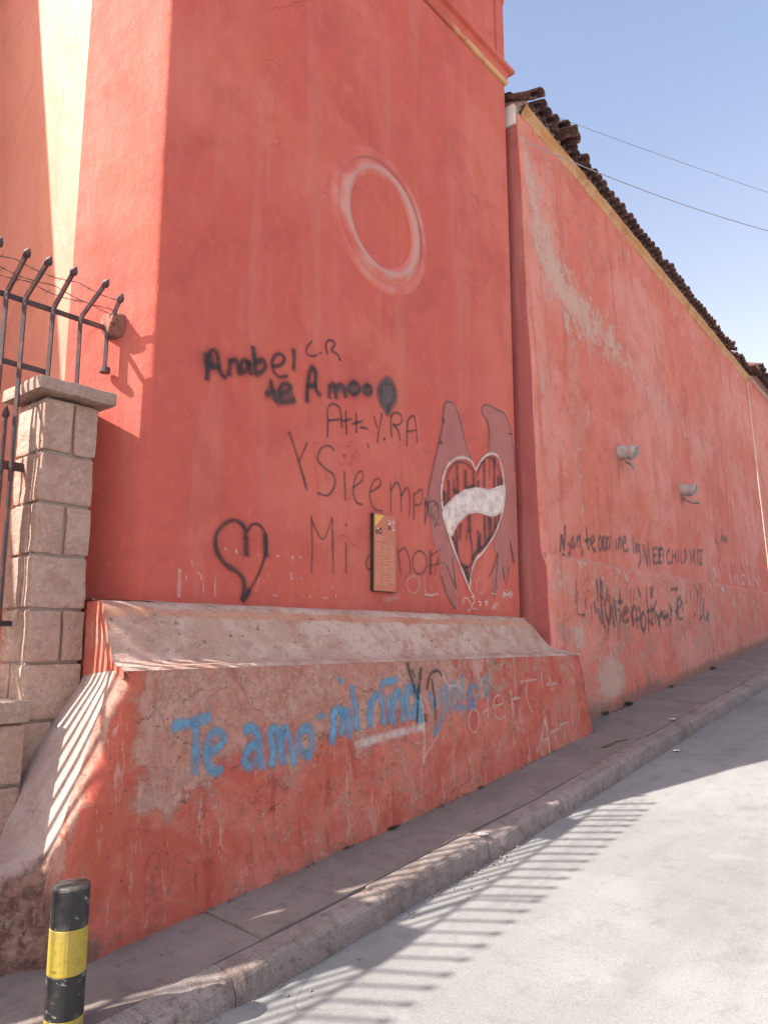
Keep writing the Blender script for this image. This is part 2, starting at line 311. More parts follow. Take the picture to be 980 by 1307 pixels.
PAINTS = dict(k=paint('black_spray', (.030, .024, .026)), g=paint('grey_spray', (.085, .065, .068)), v=paint('grey_wing_paint', (.40, .225, .205), thin=.12), d=paint('dark_outline', (.07, .045, .045)),
              h=paint('red_heart_paint', (.62, .14, .10)), w=paint('white_paint', (.66, .54, .48), thin=.4), q=paint('faint_pale', (.6, .4, .35), thin=.6), b=paint('blue_spray', (.10, .275, .42), thin=.55), m=paint('marker', (.06, .035, .035), thin=.5))
# ------------------------------------------------------------------ the lie of the land
GT = [(-14, -2.62), (-4, -1.76), (1.9, -1.28), (2.68, -1.223), (3.87, -1.117), (4.88, -1.025), (6.4, -.85), (7.35, -.775), (9.8, -.59), (16.5, -.03), (44, 2.2)]
def g(u): return interp(u, GT)
def bend(u): return .047 * max(0, u - 6.5)           # past the tower the street turns a little
def walk_z(u, b): return g(u) - .03 * (3.05 - (b - bend(u))) / .55
def road_z(u, b): return g(u) - .145 + .022 * max(0, min(2.6, 2.5 - b))
def d_fac(u, z): return .006 * N(u * .9, z * .9, 3)
def d_rw(u, z): return .016 * N(u * .7, z * .7, 9) + .005 * N(u * 3, z * 2, 4)
def d_pl(u, z): return .020 * N(u * 1.3, z * 1.6, 5) + .009 * N(u * 5, z * 5, 2) + .004 * N(u * 13, z * 13, 1)
def b_fac(u, z): return 3.6 - d_fac(u, z)
def b_pl(u, z):
    t = max(0, min(1.2, (-.138 - z) / 1.14))
    return 3.15 - .1 * t - d_pl(u, z) * sst(0, .12, -.138 - z + .03)
def ledge_z(u): return .80 + .012 * max(0, u - 8.5)
def b_rw(u, z): return 3.5 + bend(u) - .13 * (5.3 - z) / 5.1 - .046 * sst(.005, -.005, z - ledge_z(u)) - d_rw(u, z)
def catmull(P, step):
    if len(P) < 3:
        (a, b), n = P, max(2, int(math.dist(P[0], P[-1]) / step)); return [(a[0] + (b[0] - a[0]) * i / n, a[1] + (b[1] - a[1]) * i / n) for i in range(n + 1)]
    out = []; closed = P[0] == P[-1]
    for i in range(len(P) - 1):
        p1, p2 = P[i], P[i + 1]; p0 = P[i - 1] if i else (P[-2] if closed else p1); p3 = P[i + 2] if i + 2 < len(P) else (P[1] if closed else p2)
        n = max(2, int(math.dist(p1, p2) / step))
        for j in range(n):
            t = j / n
            out.append(tuple(.5 * (2 * p1[k] + (p2[k] - p0[k]) * t + (2 * p0[k] - 5 * p1[k] + 4 * p2[k] - p3[k]) * t * t + (3 * p1[k] - p0[k] - 3 * p2[k] + p3[k]) * t ** 3) for k in (0, 1)))
    return out + [P[-1]]
LIFT = [0.]
def graffito(surf, label, key, cover, fill, strokes, parent):
    """paint lying on the wall: soft-edged strokes that follow the wall's surface"""
    m = MB(); cov = []
    jobs = [(wid, txt, cover) for wid, txt in strokes]
    if key == 'k' and not fill: jobs = [(wid * 2.3, txt, .16) for wid, txt in strokes if wid > .02] + jobs
    for wid, txt, cover in jobs:
        P = [tuple(float(c) / 1000 for c in q.split(',')) for q in txt.split()]
        LIFT[0] += .00004; lift = .0022 + LIFT[0]
        pts = catmull(P, .012)
        if fill:
            import bmesh
            bm = bmesh.new(); pts = pts[:-1]
            vs_ = [bm.verts.new((u, z, 0)) for u, z in pts]
            try: f = bm.faces.new(vs_)
            except ValueError: continue
            bmesh.ops.triangulate(bm, faces=[f])
            bmesh.ops.subdivide_edges(bm, edges=bm.edges[:], cuts=2, use_grid_fill=True); bmesh.ops.triangulate(bm, faces=bm.faces[:])
            bm.verts.index_update()
            vv = [(v.co.x, surf(v.co.x, v.co.y) - lift, v.co.y) for v in bm.verts]
            m.add(vv, [tuple(v.index for v in q.verts) for q in bm.faces]); cov += [cover] * len(vv); bm.free()
            pts = pts + [pts[0]]
        n = len(pts); vv = []
        if not fill:      # round ends
            def ext(a, b, r):
                L = math.dist(a, b) or 1; return (a[0] + (a[0] - b[0]) / L * r, a[1] + (a[1] - b[1]) / L * r)
            pts = [ext(pts[0], pts[1], wid * .42)] + pts + [ext(pts[-1], pts[-2], wid * .42)]; n += 2
        for i, (u, z) in enumerate(pts):
            a, b = pts[max(0, i - 1)], pts[min(n - 1, i + 1)]; L = math.dist(a, b) or 1; nx, nz = -(b[1] - a[1]) / L, (b[0] - a[0]) / L
            wob = 1 + .22 * N(u * 14, z * 14, len(m.v) * .01); e = 0 if (i in (0, n - 1) and not fill) else 1
            for o, c in ((-.80, 0), (-.26, 1), (.26, 1), (.80, 0)):
                uu, zz = u + nx * o * wid * wob, z + nz * o * wid * wob
                vv.append((uu, surf(uu, zz) - lift - .00008 * i / n, zz)); cov.append(cover * c * e * (.78 + .30 * N(u * 11, z * 11, 5.5)))
        m.add(vv, [(i * 4 + j, i * 4 + j + 1, i * 4 + j + 5, i * 4 + j + 4) for i in range(n - 1) for j in range(3)])
    o = m.make('graffiti', PAINTS[key], parent, True, attrs={'cover': cov}, label=label)
    return o
GRAFFITI = [
 ('f','thick black spray-painted name in joined letters','k',0.8,0,[(0.03,"2654,1529 2656,1607 2658,1680 2681,1721 2715,1723 2731,1675 2745,1617 2768,1587 2796,1584"),(0.03,"2661,1609 2738,1640"),(0.03,"2817,1603 2819,1700"),(0.03,"2819,1685 2854,1713 2881,1687 2899,1629"),(0.03,"2972,1729 2929,1729 2906,1694 2917,1656 2951,1672 2972,1726"),(0.03,"2972,1732 2987,1657"),(0.03,"3000,1841 3015,1757 3026,1671 3073,1693 3108,1744 3082,1777 3027,1742"),(0.022,"3174,1762 3236,1789 3273,1841 3240,1865 3188,1838 3164,1784 3181,1727 3234,1705 3302,1732"),(0.028,"3354,1933 3360,1858 3355,1789"),(0.06,"2654,1682 2667,1626")]),
 ('f','thin black initials above the spray-painted words','k',0.75,0,[(0.014,"3527,2047 3475,1982 3478,1939 3536,1939 3583,1965"),(0.02,"3606,1986 3613,1980"),(0.02,"3678,1996 3662,2068 3706,2110 3756,2097 3719,2038 3782,2026 3813,1986")]),
 ('f','thick black spray-painted words ending in a grey smudge','k',0.85,0,[(0.03,"3158,1660 3171,1590 3204,1536 3235,1536"),(0.03,"3114,1559 3196,1593"),(0.03,"3232,1586 3293,1618 3335,1665 3299,1676 3249,1643 3230,1580 3265,1540 3372,1583"),(0.03,"3484,1599 3490,1706 3506,1810 3535,1857 3564,1823 3566,1735 3583,1692 3617,1677"),(0.03,"3495,1707 3568,1739"),(0.03,"3701,1677 3704,1769"),(0.03,"3707,1754 3736,1792 3766,1768 3772,1695"),(0.03,"3771,1762 3815,1806 3856,1784 3872,1730"),(0.034,"3964,1860 3990,1861 4010,1850 4017,1830 4010,1806 3991,1785 3965,1772 3939,1771 3920,1782 3912,1802 3919,1826 3938,1847 3964,1860"),(0.034,"4114,1878 4135,1878 4150,1870 4156,1854 4150,1836 4135,1820 4115,1810 4094,1809 4079,1818 4074,1833 4079,1851 4094,1868 4114,1878")]),
 ('f','grey sprayed teardrop blob beside the black words','g',0.8,1,[(0.05,"4259,1918 4308,1956 4352,1991 4405,1970 4440,1912 4428,1835 4387,1776 4351,1716 4317,1754 4271,1785 4245,1851 4259,1918")]),
 ('f','grey haze of spray over the short word','g',0.5,0,[(0.07,"3134,1572 3238,1574 3333,1632"),(0.07,"3218,1537 3346,1585"),(0.05,"3712,1747 3964,1812 4125,1845")]),
 ('f','thin black letters of the signature line','k',0.8,0,[(0.015,"3689,1388 3692,1496 3686,1582 3728,1641 3803,1636 3828,1580 3837,1493"),(0.015,"3692,1510 3829,1552"),(0.015,"3876,1627 3886,1447"),(0.015,"3827,1535 3941,1579"),(0.015,"3987,1635 3994,1487"),(0.015,"3941,1539 4051,1586"),(0.015,"4033,1536 4116,1545"),(0.015,"4187,1653 4226,1574"),(0.015,"4282,1700 4243,1544 4229,1463"),(0.022,"4302,1506 4314,1501"),(0.015,"4117,1429 4128,1395"),(0.015,"4395,1538 4386,1670 4428,1738 4500,1745 4527,1702 4475,1648 4404,1644 4475,1609 4498,1531"),(0.015,"4583,1505 4591,1677 4625,1744 4682,1767 4709,1663 4714,1555"),(0.015,"4590,1622 4709,1659")]),
 ('f','thin black large word slanting down to the right','k',0.68,0,[(0.02,"3326,1349 3409,1186 3499,988"),(0.012,"3497,1316 3422,1170"),(0.0145,"3755,1307 3710,1332 3634,1302 3595,1220 3660,1167 3753,1132 3770,1063 3703,978 3599,981"),(0.0145,"3866,1174 3880,970"),(0.02,"3859,1292 3870,1286"),(0.0145,"3959,1073 4059,1144 4058,1207 4001,1177 3962,1074 3991,978 4066,961"),(0.0145,"4153,1068 4262,1140 4237,1185 4177,1143 4141,1042 4195,951 4286,943"),(0.0145,"4383,941 4383,1176"),(0.0145,"4383,1114 4457,1191 4505,1116 4508,967"),(0.0145,"4509,1091 4582,1169 4615,1090 4607,938"),(0.0145,"4664,924 4669,1140"),(0.0145,"4669,1119 4773,1181 4761,1068 4675,1043"),(0.0145,"4808,899 4815,1119"),(0.0145,"4810,1070 4908,1154"),(0.03,"4828,1077 4934,961"),(0.0145,"4880,972 4990,1051 4973,1097 4899,1039 4915,937 5014,922")]),
 ('f','thin black dripping letters around the small sign','k',0.62,0,[(0.0145,"3554,430 3557,598 3545,811"),(0.012,"3546,789 3657,668 3747,825"),(0.0145,"3747,821 3761,444"),(0.0145,"3889,666 3891,451"),(0.02,"3882,796 3893,790"),(0.012,"4170,625 4109,572 4109,505 4170,500"),(0.0145,"4455,690 4480,601 4499,492"),(0.0145,"4480,652 4552,689 4604,611 4623,500"),(0.0145,"4736,682 4782,674 4816,643 4828,598 4815,551 4780,515 4733,499 4688,509 4655,539 4643,584 4656,630 4690,666 4736,682"),(0.024,"4876,507 4883,698"),(0.0145,"4875,654 5020,721"),(0.0145,"4856,568 5074,627"),(0.0145,"4933,510 4982,642")]),
 ('f','black sprayed heart outline with an open right lobe','k',0.85,0,[(0.032,"2995,502 2987,611"),(0.024,"2987,611 2968,677 2895,706 2817,673 2762,601 2772,511 2837,438 2939,390 2985,334 2975,226"),(0.03,"2977,229 3028,291"),(0.018,"2977,229 3084,375 3143,511 3152,628 3098,697 3034,698 2994,644"),(0.03,"3139,643 3154,512")]),
 ('f','white scratch marks and drips near the ledge','w',0.42,0,[(0.022,"2518,382 2520,233"),(0.009,"2597,445 2599,413"),(0.009,"2564,354 2566,322"),(0.009,"2640,371 2667,358 2666,335"),(0.009,"2681,316 2687,261"),(0.009,"2764,353 2767,243"),(0.02,"2908,531 2918,511"),(0.009,"2824,530 2844,526"),(0.009,"3099,374 3075,287"),(0.009,"3084,519 3096,510"),(0.018,"3363,419 3372,379"),(0.018,"3368,524 3380,513"),(0.009,"3437,529 3457,534"),(0.009,"3167,406 3171,378"),(0.009,"3451,395 3463,387"),(0.009,"3212,274 3256,262"),(0.02,"3535,280 3543,271"),(0.009,"3464,280 3474,271"),(0.009,"3650,273 3704,269"),(0.009,"3783,301 3787,275"),(0.009,"3232,524 3261,515")]),
 ('f','pair of grey painted wings around the heart','v',0.36,1,[(0.02,"5081,1863 5103,1961 5168,2010 5246,2003 5311,1932 5374,1789 5437,1645 5503,1547 5300,1533 5142,1436 5048,1287 5030,1137 5081,969 5151,802 5224,662 5237,417 5238,252 5115,340 5022,504 5001,687 4931,752 4891,918 4848,1140 4923,1369 5000,1575 5068,1769 5081,1863"),(0.02,"5683,2051 5723,2110 5828,2136 5965,2126 6090,2122 6166,2044 6210,1950 6232,1765 6238,1579 6238,1342 6232,1106 6230,842 6201,676 6134,833 6087,651 6025,520 5985,628 5922,498 5834,370 5807,554 5885,716 5847,854 5960,1042 6037,1247 6052,1414 6032,1577 5960,1680 5798,1699 5809,1832 5791,1961 5733,1997 5683,2051")]),
 ('f','dark outlines of the painted wings','d',0.78,0,[(0.0125,"4995,1574 5068,1769 5103,1961 5168,2010 5246,2003 5311,1932 5374,1789 5437,1645 5503,1555"),(0.024,"5080,1848 5094,1809"),(0.022,"5015,1615 5058,1631"),(0.0125,"4843,1139 4918,1368 4995,1574"),(0.0125,"5798,1707 5803,1831 5791,1961 5691,2037 5723,2110 5828,2136 5965,2126 6090,2113 6172,2028 6210,1950 6128,1933"),(0.0125,"6210,1950 6242,1767 6245,1580"),(0.0125,"5022,504 5115,340 5225,244"),(0.0125,"5097,595 5181,471 5237,410"),(0.0125,"5186,659 5230,416"),(0.0125,"5746,542 5822,632 5902,764"),(0.0125,"5902,764 5861,526 5824,362"),(0.0125,"5986,644 6002,534"),(0.0125,"6094,652 6024,488"),(0.0125,"6122,897 6196,700"),(0.0125,"6159,705 6136,866"),(0.0125,"4842,1082 4937,1110 4996,1016 4933,894"),(0.0125,"4817,937 4866,1100")]),
 ('f','painted red heart field with black dripping letters','h',0.15,1,[(0.015,"5556,1478 5489,1542 5380,1551 5247,1519 5121,1430 5048,1287 5033,1137 5086,969 5157,817 5254,665 5354,525 5429,412 5455,547 5527,672 5655,759 5835,916 5956,1090 6033,1279 6028,1443 5995,1587 5929,1669 5808,1671 5665,1590 5556,1478")]),
 ('f','black dripping letters inside the painted heart','k',0.85,0,[(0.016,"5114,1327 5167,1418 5259,1488 5406,1511 5536,1459"),(0.015,"5568,1417 5688,1589 5807,1638 5925,1591 6003,1439"),(0.036,"5071,1209 5083,1086"),(0.0235,"5139,1316 5139,1108"),(0.014,"5216,1344 5219,1239"),(0.03,"5213,1230 5278,1240"),(0.0235,"5272,1475 5278,1217"),(0.026,"5398,1443 5399,1297"),(0.0235,"5527,1449 5530,1301"),(0.03,"5399,1289 5523,1323"),(0.0235,"5600,1383 5592,1319"),(0.0235,"5703,1600 5695,1326"),(0.013,"5800,1626 5790,1437"),(0.0235,"5882,1649 5865,1344"),(0.0235,"5944,1479 5944,1356"),(0.0235,"5995,1454 5994,1372"),(0.02,"5190,842 5252,753 5305,632 5417,606 5481,668 5478,834"),(0.0235,"5243,899 5250,708"),(0.04,"5446,1066 5446,921"),(0.012,"5414,918 5390,825"),(0.02,"5446,921 5477,803"),(0.0235,"5310,966 5293,830"),(0.0235,"5584,936 5586,783"),(0.026,"5487,684 5571,759 5715,826 5811,914 5945,1056"),(0.0235,"5619,909 5599,754"),(0.0235,"5697,1086 5692,824"),(0.0235,"5760,1082 5763,877"),(0.0235,"5797,1070 5799,897"),(0.0235,"5879,1120 5861,982"),(0.0235,"5941,1152 5929,1038"),(0.04,"5730,858 5789,888"),(0.04,"5377,601 5422,515"),(0.02,"5313,633 5421,470"),(0.02,"5431,478 5513,671")]),
 ('f','white painted banner across the heart','w',0.9,1,[(0.02,"5048,1037 5160,1138 5344,1247 5564,1309 5794,1333 6029,1402 6028,1311 5988,1175 5843,1105 5697,1102 5528,1096 5391,1054 5257,957 5153,848 5090,926 5048,1037")]),
 ('f','white painted outline of the winged heart','w',0.9,0,[(0.021,"5556,1475 5489,1542 5380,1554 5247,1522 5119,1431 5046,1286 5030,1137 5083,969 5154,816 5252,665 5351,525 5429,412"),(0.021,"5556,1475 5662,1591 5808,1673 5929,1673 5998,1587 6031,1444 6036,1279 5959,1090 5835,916 5655,759 5527,672 5455,547 5429,412"),(0.012,"5429,412 5489,355")]),
 ('f','small white scribbled tag under the heart','w',0.7,0,[(0.012,"5328,288 5332,327 5390,340 5426,301 5440,258 5392,232"),(0.012,"5449,357 5496,326 5446,265 5531,253"),(0.012,"5561,317 5596,312 5576,284"),(0.012,"5652,317 5700,322 5670,287"),(0.012,"5762,260 5843,321 5800,258 5884,313"),(0.012,"5768,398 5840,393"),(0.012,"5960,422 6110,373"),(0.012,"6113,429 5951,367"),(0.012,"6037,445 6032,350"),(0.012,"5944,393 6136,405"),(0.01,"4785,346 4877,341 4971,362")]),
 ('f','faded pale letters beside the small sign','q',0.3,0,[(0.018,"4643,481 4685,474 4715,452 4726,419 4714,384 4683,358 4642,348 4601,355 4572,377 4561,410 4572,443 4602,469 4643,481"),(0.018,"4791,490 4810,355 4969,355"),(0.035,"4285,282 4465,308"),(0.018,"5596,524 5630,517 5653,494 5661,461 5651,427 5625,401 5591,391 5558,398 5535,421 5527,454 5537,487 5562,513 5596,524")]),
 ('p','light blue sprayed words on the left of the plinth','b',0.88,0,[(0.05,"2195,-401 2289,-396 2402,-379"),(0.04,"2313,-397 2316,-499 2314,-630"),(0.04,"2385,-550 2446,-533 2491,-495 2468,-457 2414,-456 2386,-517 2388,-590 2430,-641 2474,-631"),(0.046,"2625,-464 2677,-452 2715,-495 2727,-563 2733,-658"),(0.05,"2707,-539 2653,-555 2621,-608 2655,-641 2705,-605"),(0.046,"2799,-651 2811,-560 2802,-491 2831,-471 2864,-520 2881,-653"),(0.04,"2870,-532 2904,-472 2934,-538 2954,-662"),(0.046,"3054,-484 3009,-522 3005,-592 3057,-635 3091,-589 3095,-518 3054,-484"),(0.04,"3058,-609 3070,-646"),(0.046,"3248,-583 3277,-497 3274,-435 3341,-404 3357,-491 3334,-542"),(0.042,"3356,-453 3398,-418 3415,-496 3397,-568"),(0.03,"3154,-438 3199,-427"),(0.046,"3441,-285 3471,-397 3479,-527")]),
 ('p','light blue sprayed word in the middle of the plinth','b',0.88,0,[(0.05,"3599,-520 3613,-379"),(0.042,"3616,-399 3677,-334 3727,-389 3730,-519"),(0.042,"3793,-358 3799,-507"),(0.04,"3723,-298 3768,-265 3840,-268 3909,-252"),(0.05,"3820,-521 3847,-382 3905,-339 3929,-437 3926,-521"),(0.05,"4101,-356 4016,-315 3975,-404 4006,-500 4089,-429"),(0.055,"4104,-338 4094,-539"),(0.03,"3347,-231 3365,-255")]),
 ('p','faint blue sprayed word at the right of the plinth','b',0.55,0,[(0.036,"4232,-350 4247,-451 4315,-388"),(0.036,"4368,-331 4355,-475 4270,-602 4224,-623"),(0.04,"4432,-308 4412,-496"),(0.036,"4478,-466 4504,-328 4541,-313 4550,-462"),(0.036,"4628,-254 4611,-431"),(0.036,"4718,-329 4682,-444"),(0.036,"4817,-343 4731,-348 4693,-427 4745,-466 4807,-397"),(0.04,"4469,-474 4759,-484"),(0.03,"4914,-282 4908,-338 4930,-441"),(0.026,"4972,-275 4968,-340 4930,-441")]),
 ('p','thin black letters over the blue words','k',0.8,0,[(0.024,"4006,-162 4047,-250 4076,-350"),(0.014,"4060,-201 4088,-251"),(0.026,"4163,-195 4128,-295 4097,-384"),(0.014,"4097,-384 4074,-472 4038,-598"),(0.018,"4206,-332 4246,-249 4317,-217 4368,-227 4387,-254"),(0.018,"4265,-271 4271,-385 4257,-535"),(0.03,"4141,-493 4144,-534")]),
 ('p','pale pink band of paint under the blue words','w',0.6,0,[(0.045,"3445,-618 3596,-605 3733,-596 3936,-580 4115,-570")]),
 ('p','thin white letters and a long white stroke','w',0.38,0,[(0.024,"4132,-369 4126,-500 4113,-637 4088,-794"),(0.014,"4092,-763 4184,-700 4281,-628"),(0.014,"4156,-379 4212,-498"),(0.02,"4404,-237 4446,-317 4570,-332 4611,-378"),(0.014,"4468,-431 4479,-509"),(0.014,"4739,-499 4772,-513 4793,-544 4795,-586 4779,-625 4748,-652 4712,-660 4680,-646 4660,-615 4657,-575 4673,-535 4703,-508 4739,-499"),(0.014,"4933,-422 4915,-622"),(0.014,"4917,-513 4833,-544"),(0.014,"4999,-500 5149,-482 5140,-434 5087,-421 5024,-465 5024,-557 5089,-599 5159,-577"),(0.014,"5290,-394 5261,-632"),(0.014,"5284,-471 5358,-446")]),
 ('p','chalky white letters at the right end of the plinth','w',0.42,0,[(0.017,"5295,-419 5285,-596"),(0.017,"5294,-467 5402,-458"),(0.017,"5567,-309 5503,-453 5565,-573"),(0.017,"5446,-338 5706,-326"),(0.017,"5790,-283 5778,-399"),(0.017,"5906,-322 5916,-429"),(0.017,"5842,-378 6022,-374"),(0.026,"5579,-883 5679,-761 5760,-639 5774,-787 5769,-912"),(0.017,"5642,-815 5781,-801"),(0.017,"5944,-688 5889,-825"),(0.017,"5845,-762 6013,-740"),(0.017,"6088,-633 6055,-842"),(0.017,"5977,-718 6160,-705")]),
 ('r','dark handwritten line above the ledge of the long wall','m',0.78,0,[(0.036,"6746,837 6799,1008"),(0.036,"6799,1008 6835,869"),(0.036,"6835,869 6894,1115"),(0.03,"6829,833 6785,792"),(0.036,"6945,939 6984,907 6974,846 6928,829"),(0.036,"7075,1020 7023,971 7029,917 7079,916 7088,972"),(0.036,"7141,928 7168,1023"),(0.036,"7164,998 7229,1042 7233,937"),(0.036,"7249,920 7280,885 7236,844"),(0.036,"7413,1151 7418,961 7460,927"),(0.036,"7347,1005 7513,1041"),(0.036,"7486,981 7611,1045 7568,1079 7523,1010 7573,925 7626,943"),(0.036,"7789,1096 7811,1089 7824,1063 7824,1027 7810,989 7788,961 7761,949 7739,956 7726,981 7727,1017 7740,1055 7763,1084 7789,1096"),(0.036,"7932,1118 7955,1111 7968,1085 7967,1048 7953,1010 7930,981 7903,969 7880,976 7867,1002 7867,1038 7881,1076 7905,1105 7932,1118"),(0.036,"7860,1110 7847,950"),(0.036,"8019,1114 8039,1107 8051,1083 8050,1050 8037,1015 8016,988 7993,977 7973,984 7962,1007 7963,1041 7975,1076 7996,1102 8019,1114"),(0.03,"8087,1128 8111,1121"),(0.036,"8256,1111 8243,993"),(0.036,"8309,1007 8355,1136"),(0.036,"8349,1107 8417,1156 8420,1045"),(0.036,"8481,1093 8587,1132 8579,1188 8487,1121 8502,1010 8646,1038"),(0.036,"8852,1232 8823,1011"),(0.036,"8926,1152 8908,1019"),(0.036,"9022,1147 8943,1080 9023,1058 9062,1136"),(0.036,"9062,1136 9064,959 8956,863"),(0.036,"9174,1147 9223,987"),(0.036,"9264,1156 9287,888"),(0.036,"9287,888 9406,1185"),(0.036,"9414,1125 9402,897"),(0.036,"9580,1141 9553,946"),(0.036,"9579,1137 9751,1160"),(0.036,"9555,1046 9702,1067"),(0.036,"9539,945 9724,968"),(0.036,"9799,1158 9764,971"),(0.036,"9799,1158 9951,1176"),(0.036,"9774,1065 9901,1083"),(0.036,"9759,970 9874,983")]),
 ('r','dark handwritten words further along the long wall','m',0.75,0,[(0.04,"9816,1146 9936,1165"),(0.04,"9842,1156 9783,968"),(0.04,"9982,1162 9955,997"),(0.04,"10250,1187 10110,1114 10124,995 10277,1022"),(0.04,"10347,1180 10308,995"),(0.04,"10500,1195 10465,1022"),(0.04,"10339,1104 10493,1117"),(0.04,"10631,1207 10594,1048"),(0.04,"10768,1227 10722,1058 10824,1066"),(0.04,"10951,1252 10906,1073"),(0.04,"10951,1252 11042,1196 10906,1073"),(0.04,"11246,1280 11205,1065"),(0.04,"11270,1266 11332,1107"),(0.04,"11332,1107 11455,1308"),(0.04,"11483,1302 11434,1066"),(0.04,"11634,1316 11572,1076"),(0.04,"11653,1318 11725,1105"),(0.04,"11853,1336 11771,1100"),(0.04,"11721,1307 11900,1331"),(0.04,"11681,1102 11837,1114"),(0.05,"12725,1600 12833,1519"),(0.09,"13166,1646 13546,1667"),(0.05,"13190,1799 13220,1690"),(0.04,"12877,1542 12870,1431")]),
 ('r','dark dripping scrawl below the ledge of the long wall','m',0.75,0,[(0.042,"7492,608 7474,391"),(0.042,"7583,630 7559,428"),(0.042,"7571,445 7575,229 7619,114"),(0.042,"7676,416 7670,264 7753,182"),(0.042,"7805,455 7796,217"),(0.042,"7929,426 7872,253 7894,134"),(0.02,"7241,495 7258,472"),(0.042,"8042,396 8190,410"),(0.042,"8134,541 8117,364"),(0.042,"8183,260 8345,318 8277,351 8155,242 8218,191 8349,220"),(0.042,"8482,358 8460,141"),(0.042,"8503,332 8613,353 8614,125"),(0.042,"8660,327 8746,348 8741,163"),(0.042,"8863,305 8899,292 8918,255 8916,203 8893,151 8856,114 8814,100 8778,113 8759,150 8761,200 8783,252 8820,290 8863,305"),(0.042,"9022,452 9033,262 9002,92"),(0.042,"8989,318 9293,365"),(0.042,"9183,400 9154,169"),(0.042,"9379,466 9258,345 9308,191"),(0.042,"9389,153 9529,333 9628,236"),(0.042,"9661,357 9702,157"),(0.042,"9570,255 9839,301"),(0.042,"9935,406 9883,221"),(0.042,"10121,349 10364,462 10354,547 10222,457 10236,269 10393,272"),(0.045,"8723,599 8809,500"),(0.042,"9035,625 9031,491"),(0.042,"9177,614 9237,500"),(0.042,"9300,630 9160,496"),(0.018,"8479,577 8458,412"),(0.018,"8349,570 8332,443"),(0.018,"8612,584 8531,342"),(0.042,"10000,636 10282,661"),(0.03,"11136,762 11220,653"),(0.03,"11504,760 11293,382"),(0.03,"11576,600 11418,385"),(0.04,"10902,283 11002,352"),(0.04,"11213,267 11402,339"),(0.042,"11547,273 11754,371"),(0.02,"6997,467 6945,261 7057,233"),(0.02,"7166,411 7159,299"),(0.03,"7058,236 7117,234"),(0.018,"7999,187 7971,-19"),(0.016,"7644,131 7607,-18"),(0.016,"8064,153 8056,-2"),(0.042,"7621,599 7618,414"),(0.042,"7747,555 7740,402"),(0.042,"7845,354 7746,149"),(0.042,"7973,411 7955,203"),(0.042,"8042,326 8113,276 8058,171"),(0.042,"8418,302 8516,160"),(0.042,"8555,215 8720,237"),(0.042,"8995,224 9184,170"),(0.042,"9313,327 9425,173"),(0.042,"9359,270 9581,295"),(0.042,"9752,339 9838,179"),(0.042,"9951,345 9880,445"),(0.042,"10247,543 10126,246"),(0.042,"10413,507 10425,379"),(0.03,"10676,649 10599,471"),(0.03,"10875,681 10841,524"),(0.04,"11269,678 11167,491"),(0.03,"11492,480 11479,272"),(0.03,"11683,416 11668,252"),(0.02,"6973,560 6919,338"),(0.02,"7299,352 7279,190"),(0.042,"7386,371 7408,258"),(0.042,"7459,308 7540,162"),(0.02,"7724,199 7705,31"),(0.02,"8831,127 8820,35"),(0.02,"9450,154 9438,37")]),
 ('r','white chalky tag at the far end of the long wall','w',0.5,0,[(0.035,"12184,1210 12218,1126"),(0.035,"12339,1100 12388,876"),(0.06,"12407,1105 12552,956"),(0.035,"12684,1126 12727,968"),(0.035,"12913,1271 12913,1088"),(0.05,"13348,1363 13432,1200"),(0.05,"13407,1048 13468,921"),(0.05,"13723,1069 13786,939"),(0.05,"13926,1083 13949,949"),(0.035,"14437,1116 14520,1111 14571,1085 14576,1045 14533,1003 14455,969 14363,953 14282,959 14232,985 14227,1024 14268,1066 14344,1100 14437,1116"),(0.05,"14775,1098 14937,965"),(0.035,"14983,968 15264,1171"),(0.05,"15340,1134 15661,1005"),(0.05,"15670,1219 15722,1030"),(0.08,"12574,780 12743,771"),(0.025,"14771,1281 14913,1394"),(0.025,"15314,1469 15424,1542")]),
 ('r','dark faint tag at the far end of the long wall','m',0.45,0,[(0.035,"13677,1238 13707,1125"),(0.035,"13929,1277 13944,1122"),(0.06,"14354,1310 14543,1164"),(0.05,"14883,1330 15114,1244"),(0.035,"15591,1257 15659,1197")]),
]
# ------------------------------------------------------------------ setting: ground, road, pavement
def sheet(m, u0, u1, b0, b1, zf, nu, nb, drop=.12, inset=0.):
    us, bs = lin(u0, u1, nu), lin(b0, b1, nb); W_ = nu + 1; n0 = len(m.v)
    m.grid(lambda u, b: (u, b + bend(u), zf(u, b + bend(u))), us, bs)
    rim = [(i, 0) for i in range(nu)] + [(nu, j) for j in range(nb)] + [(nu - i, nb) for i in range(nu)] + [(0, nb - j) for j in range(nb)]
    top = [m.v[n0 + j * W_ + i] for i, j in rim]; k = len(m.v); L = len(rim)
    m.v += top + [(x, y, z - drop) for x, y, z in top]
    for i in range(L): m.f.append((k + i, k + L + i, k + L + (i + 1) % L, k + (i + 1) % L))
m = MB()
m.grid(lambda u, b: (u, b, (interp(u, GT) - .45)), [-400, -60, -14, -4, 1.9, 6.4, 9.8, 16.5, 44, 90, 400], [-300, -60, -12, -4, 0, 2.9, 3.4, 8, 30, 300])
tag(m.make('ground', M_GROUND), 'pale ground under the street', kind='structure')
road = tag(bpy.data.objects.new('road', None), kind='structure'); link(road); ORG[road] = Vector((0, 0, 0))
m = MB(); m.grid(lambda u, b: (u, b + bend(u), road_z(u, b + bend(u)) - .012), lin(-14, 44, 58), lin(-7, 2.55, 6)); m.make('joint_filler', M_JOINT, road)
us = [-14, -10.4, -6.8, -3.2, .45, 4.05, 7.6, 11.2, 14.8, 18.4, 22, 27, 33, 44]; bs = [-7, -3.9, -.72, 2.512]
